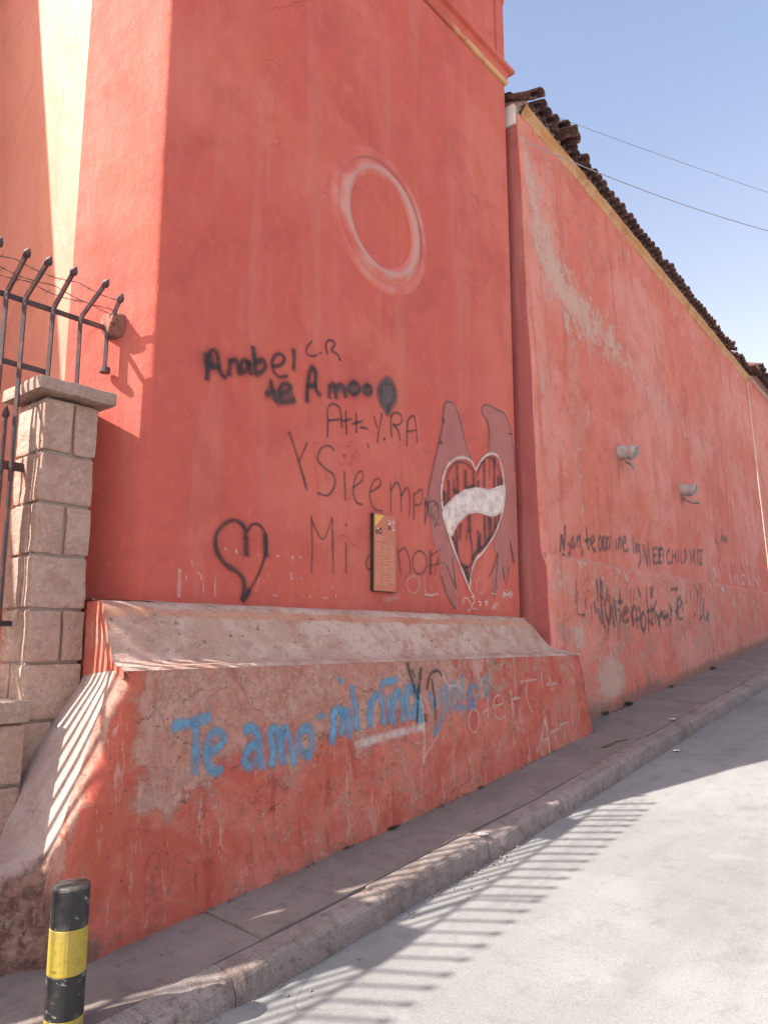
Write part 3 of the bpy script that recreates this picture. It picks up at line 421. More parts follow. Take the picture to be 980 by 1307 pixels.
for a, b in zip(us, us[1:]):
    for c, d in zip(bs, bs[1:]):
        m = MB(); sheet(m, a + .002, b - .002, c + .0008, d - (.0008 if d < 2 else 0), lambda u, v: road_z(u, v) + .006 * N(u, v, 0, .9) + .0015 * N(u, v, 0, 9), 24, 20, .04); m.make('road_slab', M_ROAD, road, True)
walk = tag(bpy.data.objects.new('pavement', None), kind='structure'); link(walk); ORG[walk] = Vector((0, 0, 0))
m = MB(); m.grid(lambda u, b: (u, b + bend(u), walk_z(u, b + bend(u)) - .035), lin(-14, 30, 60), [2.56, 2.8, 3.3, 4.6]); m.make('joint_filler', M_JOINT, walk)
us = [-14, -10, -6, -3.5, -1.5, .45, 2.36, 4.45, 6.6, 8.7, 10.8, 13, 15.2, 17.4, 20, 24, 30]
for i, (a, b) in enumerate(zip(us, us[1:])):
    m = MB(); dz = .004 * math.sin(i * 2.3)
    sheet(m, a + .006, b - .006, 2.652, 4.6 if b < 1 else 3.72, lambda u, v: walk_z(u, v) + dz + .010 * N(u, v, 2, 1.4) + .003 * N(u, v, 0, 9), 40, 24, .05); m.make('pavement_slab', M_WALK, walk, True)
us = [-14, -9, -5, -2, -.6, .5, 1.34, 2.1]; x = 2.1
while x < 30: x += .92 if x < 12 else 1.6; us.append(x)
for i, (a, b) in enumerate(zip(us, us[1:])):
    m = MB(); prof = [(2.645, -.06), (2.645, -.001), (2.63, .004), (2.57, .003), (2.528, .0), (2.514, -.006), (2.505, -.019), (2.496, -.07), (2.490, -.17)]
    nu = 46; dz = .006 * math.sin(i * 4.1); db = .006 * math.cos(i * 3.3); n0 = len(m.v)
    for j in range(nu + 1):
        u = a + .002 + (b - a - .004) * j / nu; e = min(j, nu - j) / nu
        for q, (bb, zz) in enumerate(prof):
            wear = .012 * max(0, N(u * 5, bb * 4, 1)) + .005 * N(u * 22, bb * 22, zz * 22)
            if q in (4, 5, 6): wear += .018 * sst(.25, .7, N(u * 3.1, 4, 2)) + (.006 if e < .03 else 0)
            br = sst(2.16, 1.72, u) * sst(2.68, 2.52, bb) * (.028 + .045 * abs(N(u * 7, bb * 9, 3)) + .02 * abs(N(u * 23, bb * 30, 3)))
            m.v.append((u, bb + bend(u) + db + wear * .6 + br * .9 * (q > 3), walk_z(u, bb + bend(u)) + zz + dz - (wear + br) * (q > 2) * (q < 8)))
    P_ = len(prof); m.f += [(n0 + j * P_ + q, n0 + (j + 1) * P_ + q, n0 + (j + 1) * P_ + q + 1, n0 + j * P_ + q + 1) for j in range(nu) for q in range(P_ - 1)]
    m.f += [tuple(range(n0, n0 + P_)), tuple(range(n0 + nu * P_, n0 + nu * P_ + P_))[::-1]]
    m.make('kerb_stone', M_KERB, walk, False)
def GABLE(u): return 4.50 + .845 * (u + .98)
# ------------------------------------------------------------------ the church tower
U0, U1 = 2.288, 6.287
tower = thing('church_tower', 'tall red plastered church tower with a round moulding, cornice and sloping base', 'tower', ((U0 + U1) / 2, 4.6, -1.1))
m = MB(); R_ = .02
m.grid(lambda u, z: (u, b_fac(u, z), z), lin(U0 + R_, U1 - R_, 90), lin(-.3, 5.72, 110))
def col_strip(path, zs): m.grid(lambda i, z: (path[int(i)][0], path[int(i)][1] - d_fac(max(U0 + R_, min(U1 - R_, path[int(i)][0])), z) * (path[int(i)][1] < 3.64), z), list(range(len(path))), zs)
zs = lin(-.3, 5.72, 110)
CH = (-math.cos(R(50)), math.sin(R(50))); BU0, BB0 = U0 + CH[0] * .4917, 3.6 + CH[1] * .4917      # the cut-off corner and the side wall behind it
col_strip([(U0 + CH[0] * t, 3.6 + CH[1] * t) for t in lin(.4917, .02, 8)] + [(U0 + .003, 3.601), (U0 + .010, 3.5995), (U0 + R_, 3.6)], zs)
col_strip([(U1 - R_ + R_ * math.sin(a), 3.6 + R_ - R_ * math.cos(a)) for a in lin(0, math.pi / 2, 5)] + [(U1, 4.2), (U1, 7.5)], zs)
wall = m.make('wall', M_FAC, tower, True)
tx, ty = -.42 / .9968, .907 / .9968
m = MB(); m.grid(lambda b, z: (BU0, b, z), lin(BB0, 7.4, 20), lin(-1.6, 5.75, 40)); m.make('side_wall', M_SIDE_LIT, tower)
m = MB(); G0, G1 = (-2.6, GABLE(-2.6)), (1.97, GABLE(1.97))   # unseen wing left of the tower, its top sloped to shade the side wall
m.add([(x, y, z) for y in (5.4, 7.6) for x, z in ((G0[0], -2.2), G0, G1, (G1[0], -2.2))], [(0, 3, 2, 1), (4, 5, 6, 7), (0, 1, 5, 4), (1, 2, 6, 5), (2, 3, 7, 6)]); m.make('unseen_wing', M_FAC, tower)
k = Mat('worn_ochre_band', .8, .3); x_ = k.n('ShaderNodeSeparateXYZ'); k.put(x_.inputs[0], k.pos); n1 = k.noise(k.pos, 3, 6, .7)
M_BAND = k.col(k.mix(k.map(k.math('ADD', x_.outputs[0], k.math('MULTIPLY', n1, 1.4)), 5.9, 6.6), (.42, .10, .065), (.58, .33, .16)))
# cornice, upper storey
def moulding(prof, u0, u1, bf, back=2.):
    """a profile (projection, height) carried round the tower's three visible sides"""
    mm = MB(); n = len(prof)
    for (u, b, su, sb) in ((u0, bf + back, -1, 0), (u0, bf, -1, -1), (u1, bf, 1, -1), (u1, bf + back, 1, 0)):
        mm.v += [(u + su * e, b + sb * e, z) for e, z in prof]
    mm.f = [(k * n + i, (k + 1) * n + i, (k + 1) * n + i + 1, k * n + i + 1) for k in range(3) for i in range(n - 1)]
    return mm
def arc(c0, c1, r, a0, a1, n=6): return [(c0 + r * math.cos(a), c1 + r * math.sin(a)) for a in lin(a0, a1, n)]
moulding([(-.02, 5.745), (.012, 5.75), (.024, 5.765), (.024, 5.80), (.014, 5.808), (-.02, 5.808)], U0, U1, 3.6).make('cornice_band', M_BAND, tower)
moulding([(-.02, 5.81), (.018, 5.812), (.020, 5.825)] + [(.02 + .036 * (1 - math.cos(t)), 5.825 + .05 * math.sin(t)) for t in lin(0, math.pi / 2, 6)] + [(.062, 5.88), (.075, 5.885), (.080, 5.90), (.078, 5.925), (.07, 5.932), (.0, 5.965), (-.02, 5.965)], U0, U1, 3.6).make('cornice', M_FAC, tower)
m = MB(); m.box(U0 + .01, U1 - .01, 3.61, 7.4, 5.70, 11.5); m.make('upper_storey', M_FAC, tower)
for a, b in ((U1 - .16, U1 - .012), (5.33, 5.84), (3.2, 3.9), (U0 + .012, U0 + .2)): m = MB(); m.box(a, b, 3.592, 3.64, 5.97, 6.72); m.make('pilaster', M_FAC, tower)
moulding([(-.02, 6.72), (.02, 6.725), (.02, 6.77), (.05, 6.80), (.075, 6.86), (.09, 6.87), (.09, 6.90), (-.02, 6.94)], U0 + .01, U1 - .01, 3.61).make('upper_cornice', M_FAC, tower)
# round moulding
RC = (4.285, 3.288); prof = [(.600, -.003), (.585, .004), (.565, .010), (.540, .012), (.522, .011), (.512, .003), (.500, .003), (.488, .011), (.470, .017), (.452, .026), (.435, .030), (.418, .028), (.405, .019), (.398, .012), (.388, .010), (.376, .004), (.366, -.003)]
pale = [.0, .12, .34, .40, .30, .24, .34, .42, .5, .72, .98, 1.0, .78, .5, .4, .2, 0]; grv = [0, 0, 0, .1, .3, .95, .95, .3, .1, 0, 0, 0, .1, .6, .4, .1, 0]
m = MB(); pa, gr = [], []; K = 128
for i in range(K):
    a = 2 * math.pi * i / K
    for (r, e), p_, g_ in zip(prof, pale, grv):
        u, z = RC[0] + r * math.sin(a), RC[1] + r * math.cos(a); ee = e + (.002 * N(u * 9, z * 9, r * 9) if e > 0 else 0)
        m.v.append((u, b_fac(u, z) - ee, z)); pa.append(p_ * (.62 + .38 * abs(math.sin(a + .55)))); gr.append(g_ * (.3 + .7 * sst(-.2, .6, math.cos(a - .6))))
n = len(prof); m.f = [(i * n + j, ((i + 1) % K) * n + j, ((i + 1) % K) * n + j + 1, i * n + j + 1) for i in range(K) for j in range(n - 1)]
m.make('round_moulding', M_RING, tower, True, attrs={'pale': pa, 'groove': gr})
# bracket stone that holds the fence's last rail
m = MB(); rough_block(m, 2.075, 2.20, 3.715, 3.83, 1.672, 1.815, 3., .03, .040, 6); m.make('bracket_stone', simple('brick_lump', (.27, .115, .085), .9, 0, .5, None, 20, .2, .8), tower)
# plinth: battered front, sloping cement top, flared left side
PU0, PU1 = 1.935, 6.56
LEDGE = [(3.62, .20), (3.45, .188), (3.428, .172), (3.403, .148), (3.374, .10), (3.335, .03), (3.292, -.06), (3.262, -.104), (3.222, -.121), (3.172, -.129), (3.150, -.145)]
def end_u(b): return PU0 + .115 * (b - 3.17)
def right_end(z): return PU1 + .07 + .13 * max(0, min(1, (-.138 - z) / .75)) + .03 * N(z * 5, 1, 1) + .015 * N(z * 14, 2, 2)
def front_left(z): return interp(z, [(-1.45, 1.66), (-1.0, 1.635), (-.88, 1.655), (-.53, 1.80), (-.145, PU0), (.3, PU0)])
m = MB(); pale, org_, dirt = [], [], []
zl = lin(-1.5, -.145, 90)
for z in zl:
    for i in range(301):
        t = i / 300; u0, u1 = front_left(z), right_end(z); u = u0 + (u1 - u0) * t
        du = min(u - u0, (u1 - u) * .42); b_edge = .02 * N(z * 7, u * 3, 8) * sst(.3, 0, du); rnd = b_edge + .09 * (1 - math.sqrt(max(0, 1 - (1 - min(1, du / .09)) ** 2)))
        m.v.append((u, b_pl(u, z) + rnd, z)); h = (z - walk_z(u, 3.05)) / 1.15
        p_ = .95 * sst(-.62, -.30, z + .03 * (u - 3) * .6) * (.45 + .55 * sst(6.6, 3.2, u)) + .35 * sst(2.9, 2.0, u) * sst(-1.0, -.5, z) + .42 * sst(-.95, -.6, z) * sst(4.6, 2.6, u)
        p_ *= (1 - .9 * sst(.25, .05, u - u0)); p_ += .75 * sst(.055, .02, u - u0); p_ -= .15 * sst(3.4, 5., u)
        pale.append(p_ + .02); org_.append(.95 * sst(.55, .1, u - u0) * sst(.03, .08, u - u0) * sst(-1.35, -.95, z) + .45 * sst(6.25, 6.5, u))
        dirt.append(.95 * sst(.30, .0, u - u0) * sst(-.78, -1.12, z) + .8 * sst(.12, .0, h) * .45 + .95 * sst(.14, .02, u1 - u) * sst(-.35, -.65, z))  # right end also darkened towards its foot
m.f = [(j * 301 + i, j * 301 + i + 1, (j + 1) * 301 + i + 1, (j + 1) * 301 + i) for j in range(90) for i in range(300)]
plinth = m.make('plinth', M_PL, tower, True, attrs={'pale': pale, 'orange': org_, 'dirt': dirt})
m = MB()     # right end of the plinth and the lip's ends
m.grid(lambda s, z: (right_end(z) - .002 + .02 * N(s * 4, z * 4, 3) * s, b_pl(right_end(z), z) + .088 + s, z), lin(0, 1, 16), lin(-1.4, -.14, 40)); m.make('end_face', M_PL, plinth, True)
m = MB(); n = len(LEDGE)
def led(t, k):
    k0, k1 = int(k), min(n - 1, int(k) + 1); fr = k - k0; b, z = (LEDGE[k0][j] + (LEDGE[k1][j] - LEDGE[k0][j]) * fr for j in (0, 1))
    u = end_u(b) + (PU1 - end_u(b)) * t; e = sst(.55, .05, PU1 - u)
    b2 = b - .014 * N(u * 3, b * 3, 2) - .006 * N(u * 9, z * 9, 5); z2 = z + .009 * N(u * 4, b * 9, 6) + .005 * N(u * 15, b * 15, 6)
    z2 += (-.125 - z2) * .8 * e * (k > 0)
    if k == n - 1: return (u, b_pl(u, -.142) - .002, z)
    return (u, b2, z2)
ks = lin(0, n - 1, 3 * (n - 1)); m.grid(led, lin(0, 1, 240), ks)
m.make('ledge', M_LEDGE, plinth, True, attrs={'band': [1.0 * sst(2.5, 3.0, k) * sst(4.2, 3.6, k) for k in ks for _ in range(241)]})
m = MB()     # upper left end face, under the ledge's profile
pf = [(3.80, .19)] + LEDGE[1:]; gv = []
m.grid(lambda i, j: (lambda p: (end_u(p[0]) + .003 - .012 * N(p[0] * 6, (p[1] + (-.175 - p[1]) * j) * 6, 4), p[0], led(0, i)[2] - .004 + (-.175 - led(0, i)[2]) * j if i else .19 - .365 * j))(pf[int(i)]), range(len(pf)), lin(0, 1, 14))
nv = len(m.v); m.make('end_panel', M_PL, plinth, True, attrs={'pale': [0.] * nv, 'orange': [.12] * nv, 'dirt': [0.] * nv})
m = MB(); m.grid(lambda u, b: (u, b, .192 + .004 * N(u * 9, b * 9)), lin(1.968, U0 + .01, 8), lin(3.445, 3.80, 10)); m.make('side_ledge', M_LEDGE, plinth, attrs={'band': [0.] * 99})
BACK = [(-1.5, 1.34), (-1.36, 1.38), (-1.1, 1.47), (-.778, 1.635), (-.52, 1.776), (-.208, 1.984), (-.14, 2.01)]
def flare(s, z):
    u0, u1 = front_left(z), interp(z, BACK); b0 = b_pl(u0, z) + .088; b = b0 + (3.63 - b0) * s
    k = sst(-.84, -1.08, z + .05 * N(b * 5, 3, 3)); u = u0 + (u1 - u0) * s - .012 * N(b * 3, z * 3, 4) - k * sst(0, .2, s) * (.09 * s + .085 * abs(fbm(b * 6, z * 6, 2)) + .025 * fbm(b * 17, z * 17, 5) + .05 * math.sin(s * 3.1)) 
    return (u + .03 * (s < .001) * k, b, z)
sl_, zl = lin(0, 1, 70), lin(-1.5, -.146, 110); m = MB(); m.grid(flare, sl_, zl)
m.make('flared_side', M_FLARE, plinth, True, attrs={'dirt': [1.15 * sst(-.80, -1.04, z + .10 * N(s * 3, z * 4, 2) + .12 * s) for z in zl for s in sl_]})
# ------------------------------------------------------------------ paint on the tower
for surf_key, label, key, cover, fill, strokes in GRAFFITI:
    if surf_key == 'r': continue
    if surf_key == 'p' and LIFT[0] > .001 and not globals().get('_pl'): LIFT[0] = 0; _pl = 1
    graffito(b_fac if surf_key == 'f' else b_pl, label, key, cover, fill, strokes, wall if surf_key == 'f' else plinth)
# ------------------------------------------------------------------ sign on the tower
sign = thing('information_sign', 'small orange information sign with a yellow corner, fixed to the red tower wall', 'sign', (4.28, 3.58, .35))
PX0, PX1, PZ0, PZ1, PB = 4.152, 4.404, .345, .909, 3.566
m = MB(); m.box(PX0, PX1, PB, PB + .014, PZ0, PZ1); m.make('sign_panel', simple('sign_face', (.42, .095, .038), .35, 0, .12, (.40, .10, .05), 4, .5, .05), sign)
m = MB(); m.box(PX0 + .02, PX1 - .02, PB + .0142, 3.60, PZ0 + .02, PZ1 - .02); m.box(PX0 - .002, PX0 + .0195, PB + .002, 3.598, PZ0 - .004, PZ1 + .002); m.box(PX0 + .02, PX1, PB + .001, 3.598, PZ0 - .006, PZ0 - .0005); m.make('backing_frame', simple('sign_backing', (.045, .032, .02), .6), sign)
ou = PX0 + (PX1 - PX0) * .08; F_ = PB - .0006
m = MB(); m.add([(PX0 + .008, F_, PZ1 - .006), (PX0 + .118, F_, PZ1 - .006), (PX0 + .012, F_, PZ1 - .098)], [(0, 2, 1)]); m.make('yellow_corner', simple('sign_yellow', (.68, .36, .055), .4, 0, .1), sign)
ms = simple('sign_white', (.70, .58, .52), .5, 0, .1); m = MB()
def stroke(mm, P, wd, b):
    for a, c in zip(P, P[1:]):
        L = math.dist(a, c); nx, nz = -(c[1] - a[1]) / L * wd / 2, (c[0] - a[0]) / L * wd / 2; ex, ez = (c[0] - a[0]) / L * wd * .4, (c[1] - a[1]) / L * wd * .4
        mm.add([(a[0] - nx - ex, b, a[1] - nz - ez), (c[0] - nx + ex, b, c[1] - nz + ez), (c[0] + nx + ex, b, c[1] + nz + ez), (a[0] + nx - ex, b, a[1] + nz - ez)], [(0, 1, 2, 3)])
def oval(cx, cz, rx, rz, n=12): return [(cx + rx * math.sin(2 * math.pi * i / n), cz + rz * math.cos(2 * math.pi * i / n)) for i in range(n + 1)]
zz = PZ1 - .122
stroke(m, [(PX0 + .048, zz + .016), (PX0 + .030, zz + .008), (PX0 + .022, zz - .01)], .009, F_); stroke(m, oval(PX0 + .034, zz - .012, .012, .012), .009, F_)
stroke(m, oval(PX0 + .074, zz - .004, .014, .020), .010, F_ - .0003)
for i, (dx, dz) in enumerate(((.176, -.05), (.222, -.05), (.176, -.092), (.222, -.092))):
    c0, c1 = PX0 + dx, PZ1 + dz
    if i == 0: stroke(m, [(c0 - .008, c1 + .014), (c0 + .004, c1 + .014), (c0 + .004, c1 - .008)], .008, F_ - .0002); stroke(m, [(c0 - .01, c1 - .012), (c0 + .012, c1 - .012)], .008, F_ - .0004)
    if i == 1: stroke(m, [(c0 - .012, c1 + .012), (c0 + .012, c1 + .012), (c0, c1 - .014)], .006, F_ - .0002)
    if i == 2: stroke(m, oval(c0, c1, .010, .012), .009, F_ - .0002)
    if i == 3: stroke(m, [(c0 - .010, c1 + .014), (c0 - .002, c1 - .002), (c0 + .012, c1 - .010)], .006, F_ - .0002); stroke(m, [(c0 - .012, c1 - .014), (c0 + .012, c1 - .016)], .005, F_ - .0004)
m.make('printed_number', ms, sign)
m = MB(); rg = random.Random(4)
for z0, x1 in ((PZ1 - .165, .125), (PZ1 - .180, .10), (PZ1 - .195, .085)):
    x = .02
    while x < x1: wd = rg.uniform(.010, .022); stroke(m, [(PX0 + x, z0), (PX0 + x + wd, z0)], .0065, F_); x += wd + .008
for cx0, cx1 in ((.018, .084), (.096, .158), (.172, .236)):
    z0 = PZ1 - .222
    while z0 > PZ0 + (.04 if cx0 < .1 else .055):
        x = cx0
        while x < cx1 - .006: wd = min(rg.uniform(.008, .02), cx1 - x); stroke(m, [(PX0 + x, z0), (PX0 + x + wd, z0)], .0048, F_); x += wd + .006
        z0 -= .0112 if rg.random() > .12 else .020
m.make('printed_text', simple('sign_print', (.58, .25, .13), .5, 0, .1), sign)
# ------------------------------------------------------------------ the long wall
RU0, RU1 = 6.4, 16.72
lw = thing('boundary_wall', 'long red plastered wall with worn pale patches and a clay tiled eave, running uphill', 'wall', (11, 3.8, -.6))
WORN = [(6.44, 5.2, .12, .5), (6.5, 4.75, .30, .75), (6.66, 4.35, .42, .95), (6.86, 4.02, .46, 1.), (7.3, 3.75, .44, 1.), (7.9, 3.66, .36, .85), (8.65, 3.62, .28, .62), (9.7, 3.42, .30, .50), (11.5, 3.1, .4, .40)]
m = MB(); worn, dirt = [], []; us = lin(RU0, RU1, 230); zs_ = [('lo', i / 32) for i in range(33)] + [('at', .0), ('at', .006), ('at', .016)] + [('up', i / 104) for i in range(1, 105)]
for part_, t in zs_:
    for u in us:
        z0 = g(u) - .15; lz = ledge_z(u); z = z0 + (lz - .006 - z0) * t if part_ == 'lo' else (lz + t if part_ == 'at' else lz + .016 + (5.44 - lz - .016) * t); b = b_rw(u, z)
        rnd = .03 * (1 - math.sqrt(max(0, 1 - (1 - min(1, (u - RU0) / .03)) ** 2)))
        m.v.append((u, b + rnd, z)); wv = 0
        for (a, za, ra, ia), (c, zc, rc, ic) in zip(WORN, WORN[1:]):
            if a <= u <= c or (c == WORN[-1][0] and u > c) or (a == WORN[0][0] and u < a):
                s = max(0, min(1, (u - a) / (c - a))); zz, rr, ii = za + (zc - za) * s, ra + (rc - ra) * s, ia + (ic - ia) * s; wv = max(wv, ii * math.exp(-((z - zz) / rr) ** 2))
        for (a, za, ra) in WORN[:4] and [(q[0], q[1], q[2]) for q in WORN[1:7]]: wv = max(wv, .95 * math.exp(-((u - a) / .22) ** 2 - ((z - za) / (ra * 1.2)) ** 2))
        wv = max(wv, .6 * math.exp(-((u - 7.62) / .16) ** 2 - ((z - 2.42) / .22) ** 2), .45 * math.exp(-((u - 7.35) / .07) ** 2) * sst(2.4, 1.9, z), .5 * math.exp(-((u - 6.55) / .12) ** 2 - ((z - 2.6) / .3) ** 2), .40 * sst(5.44, 5.3, z) * 0, .55 * sst(.55, .0, z - walk_z(u, 3.4)), 1.25 * math.exp(-(((u - 7.75) / .42) ** 2 + ((z + .40) / .26) ** 2) ** 2), 1.1 * math.exp(-((u - 6.95) / .18) ** 2 - ((z - .02) / .16) ** 2), .52 * sst(.0, -.01, z - lz) * (.75 + .5 * N(u * 1.1, z, 3)), 1.0 * math.exp(-((z - lz - .002) / .008) ** 2), .5 * math.exp(-((u - 8.95 - .12 * z) / .05) ** 2) * sst(2.2, 3.4, z), .5 * math.exp(-((u - 7.05) / .07) ** 2) * sst(4.0, 4.9, z), .62 * math.exp(-((u - 14.2) / .5) ** 2 - ((z - .6) / .35) ** 2))  # also paints a pale highlight along the ledge edge
        worn.append(wv); dirt.append(.30 * sst(5.15, 5.42, z) * sst(6.9, 7.5, u) + .70 * sst(.22, .0, z - walk_z(u, 3.4)) + .42 * sst(.82, .1, z) * (.8 + .6 * N(u * 1.3, z * 2, 6)) + .25 * math.exp(-((z - lz - .02) / .02) ** 2) + .35 * math.exp(-((u - 7.0) / .03) ** 2 - ((z - 2.2) / .5) ** 2))  # also the eave's shade painted in, and a dark line over the ledge
n = len(us); m.f = [(j * n + i, j * n + i + 1, (j + 1) * n + i + 1, (j + 1) * n + i) for j in range(139) for i in range(n - 1)]
lwall = m.make('wall', M_WALL, lw, True, attrs={'worn': worn, 'dirt': dirt})
m = MB(); m.grid(lambda t, z: (RU0 - .004 + .006 * N(t * 3, z * 2), b_rw(RU0, z) + .032 + (4.3 - 3.5) * t, z), lin(0, 1, 10), lin(-1, 5.60, 50)); m.make('end_face', red_plaster('end_shade_paint', (.36, .095, .085), (.40, .11, .10), (.38, .11, .08), .4), lw, True)  # darker red: the end face's shade is put into its colour
m = MB(); m.grid(lambda i, z: ((RU0 + .03 - .03 * math.cos(i), RU0 - .004)[0] - .004, b_rw(RU0, z) + .032 - .030 * math.sin(i), z), lin(0, math.pi / 2, 4), lin(-1, 5.44, 50)); m.make('corner', M_WALL, lw, True, attrs={'worn': [.25] * 255, 'dirt': [0.] * 255})
m = MB(); rough_block(m, RU0 - .03, RU0 + .25, 3.545, 3.80, 5.33, 5.565, 2., .01, .004); m.make('end_block', M_WHITEB, lw)
m = MB(); us = lin(RU0 + .02, RU1, 120); pr = [(-.02, 5.425), (.004, 5.425), (.008, 5.437), (.018, 5.456), (.034, 5.478), (.055, 5.495), (.064, 5.505), (.064, 5.53), (-.2, 5.55)]
def cove(u, k): e, z = pr[k]; return (u, 3.5 + bend(u) - e - .006 * N(u * 3, k), z - .006 * max(0, u - 8) + .012 * N(u * 1.2, 5) + (.012 * N(u * 5, k)))
m.grid(cove, us, range(len(pr))); m.make('eave_band', M_OCHRE, lw, True)
def tile_mesh(name, up):
    """one barrel tile, 0.42 long; up = cover tile, else pan"""
    m = MB(); nA, nL = 8, 3
    for lay, dr in ((0, 0), (1, -.013)):
        for j in range(nL + 1):
            t = j / nL; r = (.073 - .012 * t) + dr
            for i in range(nA + 1):
                a = math.pi * i / nA; x, z = r * math.cos(a) * 1.0, r * math.sin(a) * .85
                m.v.append((x, -.0 + .42 * t, z if up else -z))
    W_ = nA + 1; T = W_ * (nL + 1)
    for j in range(nL):
        for i in range(nA):
            q = (j * W_ + i, j * W_ + i + 1, (j + 1) * W_ + i + 1, (j + 1) * W_ + i); m.f.append(q); m.f.append(tuple(T + k for k in q[::-1]))
    for i in range(nA): m.f += [(i, T + i, T + i + 1, i + 1), (nL * W_ + i + 1, T + nL * W_ + i + 1, T + nL * W_ + i, nL * W_ + i)]
    for j in range(nL): m.f += [(j * W_, (j + 1) * W_, T + (j + 1) * W_, T + j * W_), (j * W_ + nA, T + j * W_ + nA, T + (j + 1) * W_ + nA, (j + 1) * W_ + nA)]
    me = bpy.data.meshes.new(name); me.from_pydata(m.v, [], m.f); me.polygons.foreach_set('use_smooth', [True] * len(me.polygons)); me.materials.append(M_TILE); return me
TC, TP = tile_mesh('roof_tile', True), tile_mesh('roof_tile', False); rt = random.Random(11)
def put_tile(parent, me, u, b, z, slope=R(20), yaw=0., roll=0., sc=1.):
    o = bpy.data.objects.new('roof_tile', me); link(o, parent); p = ORG[parent]
    o.location = (u - p.x, b - p.y, z + EYE - p.z); o.rotation_euler = (slope, roll, yaw); o.scale = (sc, 1, sc); return o
def eave(parent, u0, u1, z0, b0, rows, jit=1., step=.158, zf=lambda u: 0.):
    u = u0; i = 0
    while u < u1:
        for r in range(rows):
            jb = jit * rt.gauss(0, .022) if r == 0 else 0; jz = jit * rt.gauss(0, .008)
            bb = b0 + bend(u) + r * .34 * math.cos(R(20)) + jb; zz = z0 + .035 + zf(u) + r * .34 * math.sin(R(20)) + jz + .010 * r
            put_tile(parent, TP, u, bb + .03, zz, R(19) + rt.gauss(0, .02), -.047 + rt.gauss(0, .03) * jit, rt.gauss(0, .05) * jit)
            if rt.random() > .05 * jit or r: put_tile(parent, TC, u + step / 2, bb - .015, zz + .022, R(19) + rt.gauss(0, .03) * jit, -.047 + rt.gauss(0, .05) * jit, rt.gauss(0, .07) * jit)
        u += step * (1 + rt.gauss(0, .03)); i += 1
eave(lw, 6.42, 7.25, 5.565, 3.35, 3, 1.4)
eave(lw, 7.42, RU1 - .1, 5.55, 3.39, 2, .75, zf=lambda u: -.006 * max(0, u - 8))
put_tile(lw, TC, 7.18, 3.22, 5.54, R(4), .3, .25); put_tile(lw, TC, 7.34, 3.30, 5.58, R(30), .1, .5)
m = MB(); m.add([(RU0 + .03, 3.44, 5.585), (7.3, 3.44 + bend(7.3), 5.585), (7.3, 4.9, 6.12), (RU0 + .03, 4.9, 6.12), (RU0 + .03, 3.52, 5.50), (7.3, 3.52 + bend(7.3), 5.50), (7.3, 4.9, 5.4), (RU0 + .03, 4.9, 5.4)], [(0, 1, 2, 3), (0, 4, 5, 1), (0, 3, 7, 4), (1, 5, 6, 2), (4, 7, 6, 5)])
m.add([(7.3, 3.46 + bend(7.3), 5.56), (RU1, 3.46 + bend(RU1), 5.51), (RU1, 4.9 + bend(RU1), 6.05), (7.3, 4.9, 6.08)], [(0, 1, 2, 3)]); m.make('roof_bed', M_MORTAR, lw)
LIFT[0] = 0
for surf_key, label, key, cover, fill, strokes in GRAFFITI:
    if surf_key == 'r': graffito(b_rw, label, key, cover, fill, strokes, lwall)
# next wall up the street
nw = thing('adjoining_wall', 'next red wall uphill past a pale vertical edge, with its own tiled eave', 'wall', (22, 4.2, 0))
AU0, AU1 = 16.74, 30.
def b_nw(u, z): return b_rw(u, z) - .05
m = MB(); us = lin(AU0, AU1, 60)
for t in lin(0, 1, 40):
    for u in us: z0 = g(u) - .15; z = z0 + (5.45 - z0) * t; m.v.append((u, b_nw(u, z), z))
n = len(us); m.f = [(j * n + i, j * n + i + 1, (j + 1) * n + i + 1, (j + 1) * n + i) for j in range(40) for i in range(n - 1)]
m.make('wall', M_WALL, nw, True, attrs={'worn': [.12] * len(m.v), 'dirt': [0.] * len(m.v)})
m = MB(); m.grid(lambda t, z: (AU0 - .003, b_nw(AU0, z) + .5 * t, z), [0, 1], lin(-.4, 5.45, 20)); m.make('end_face', M_WALL, nw, attrs={'worn': [1.1] * 42, 'dirt': [0.] * 42})
eave(nw, AU0, 23, 5.66, 3.25, 2, 1.2)
m = MB(); m.add([(AU0, 3.3 + bend(AU0), 5.45), (AU1, 3.3 + bend(AU1), 5.45), (AU1, 4.9 + bend(AU1), 6.0), (AU0, 4.9 + bend(AU0), 6.0)], [(0, 1, 2, 3)]); m.make('roof_bed', M_MORTAR, nw)
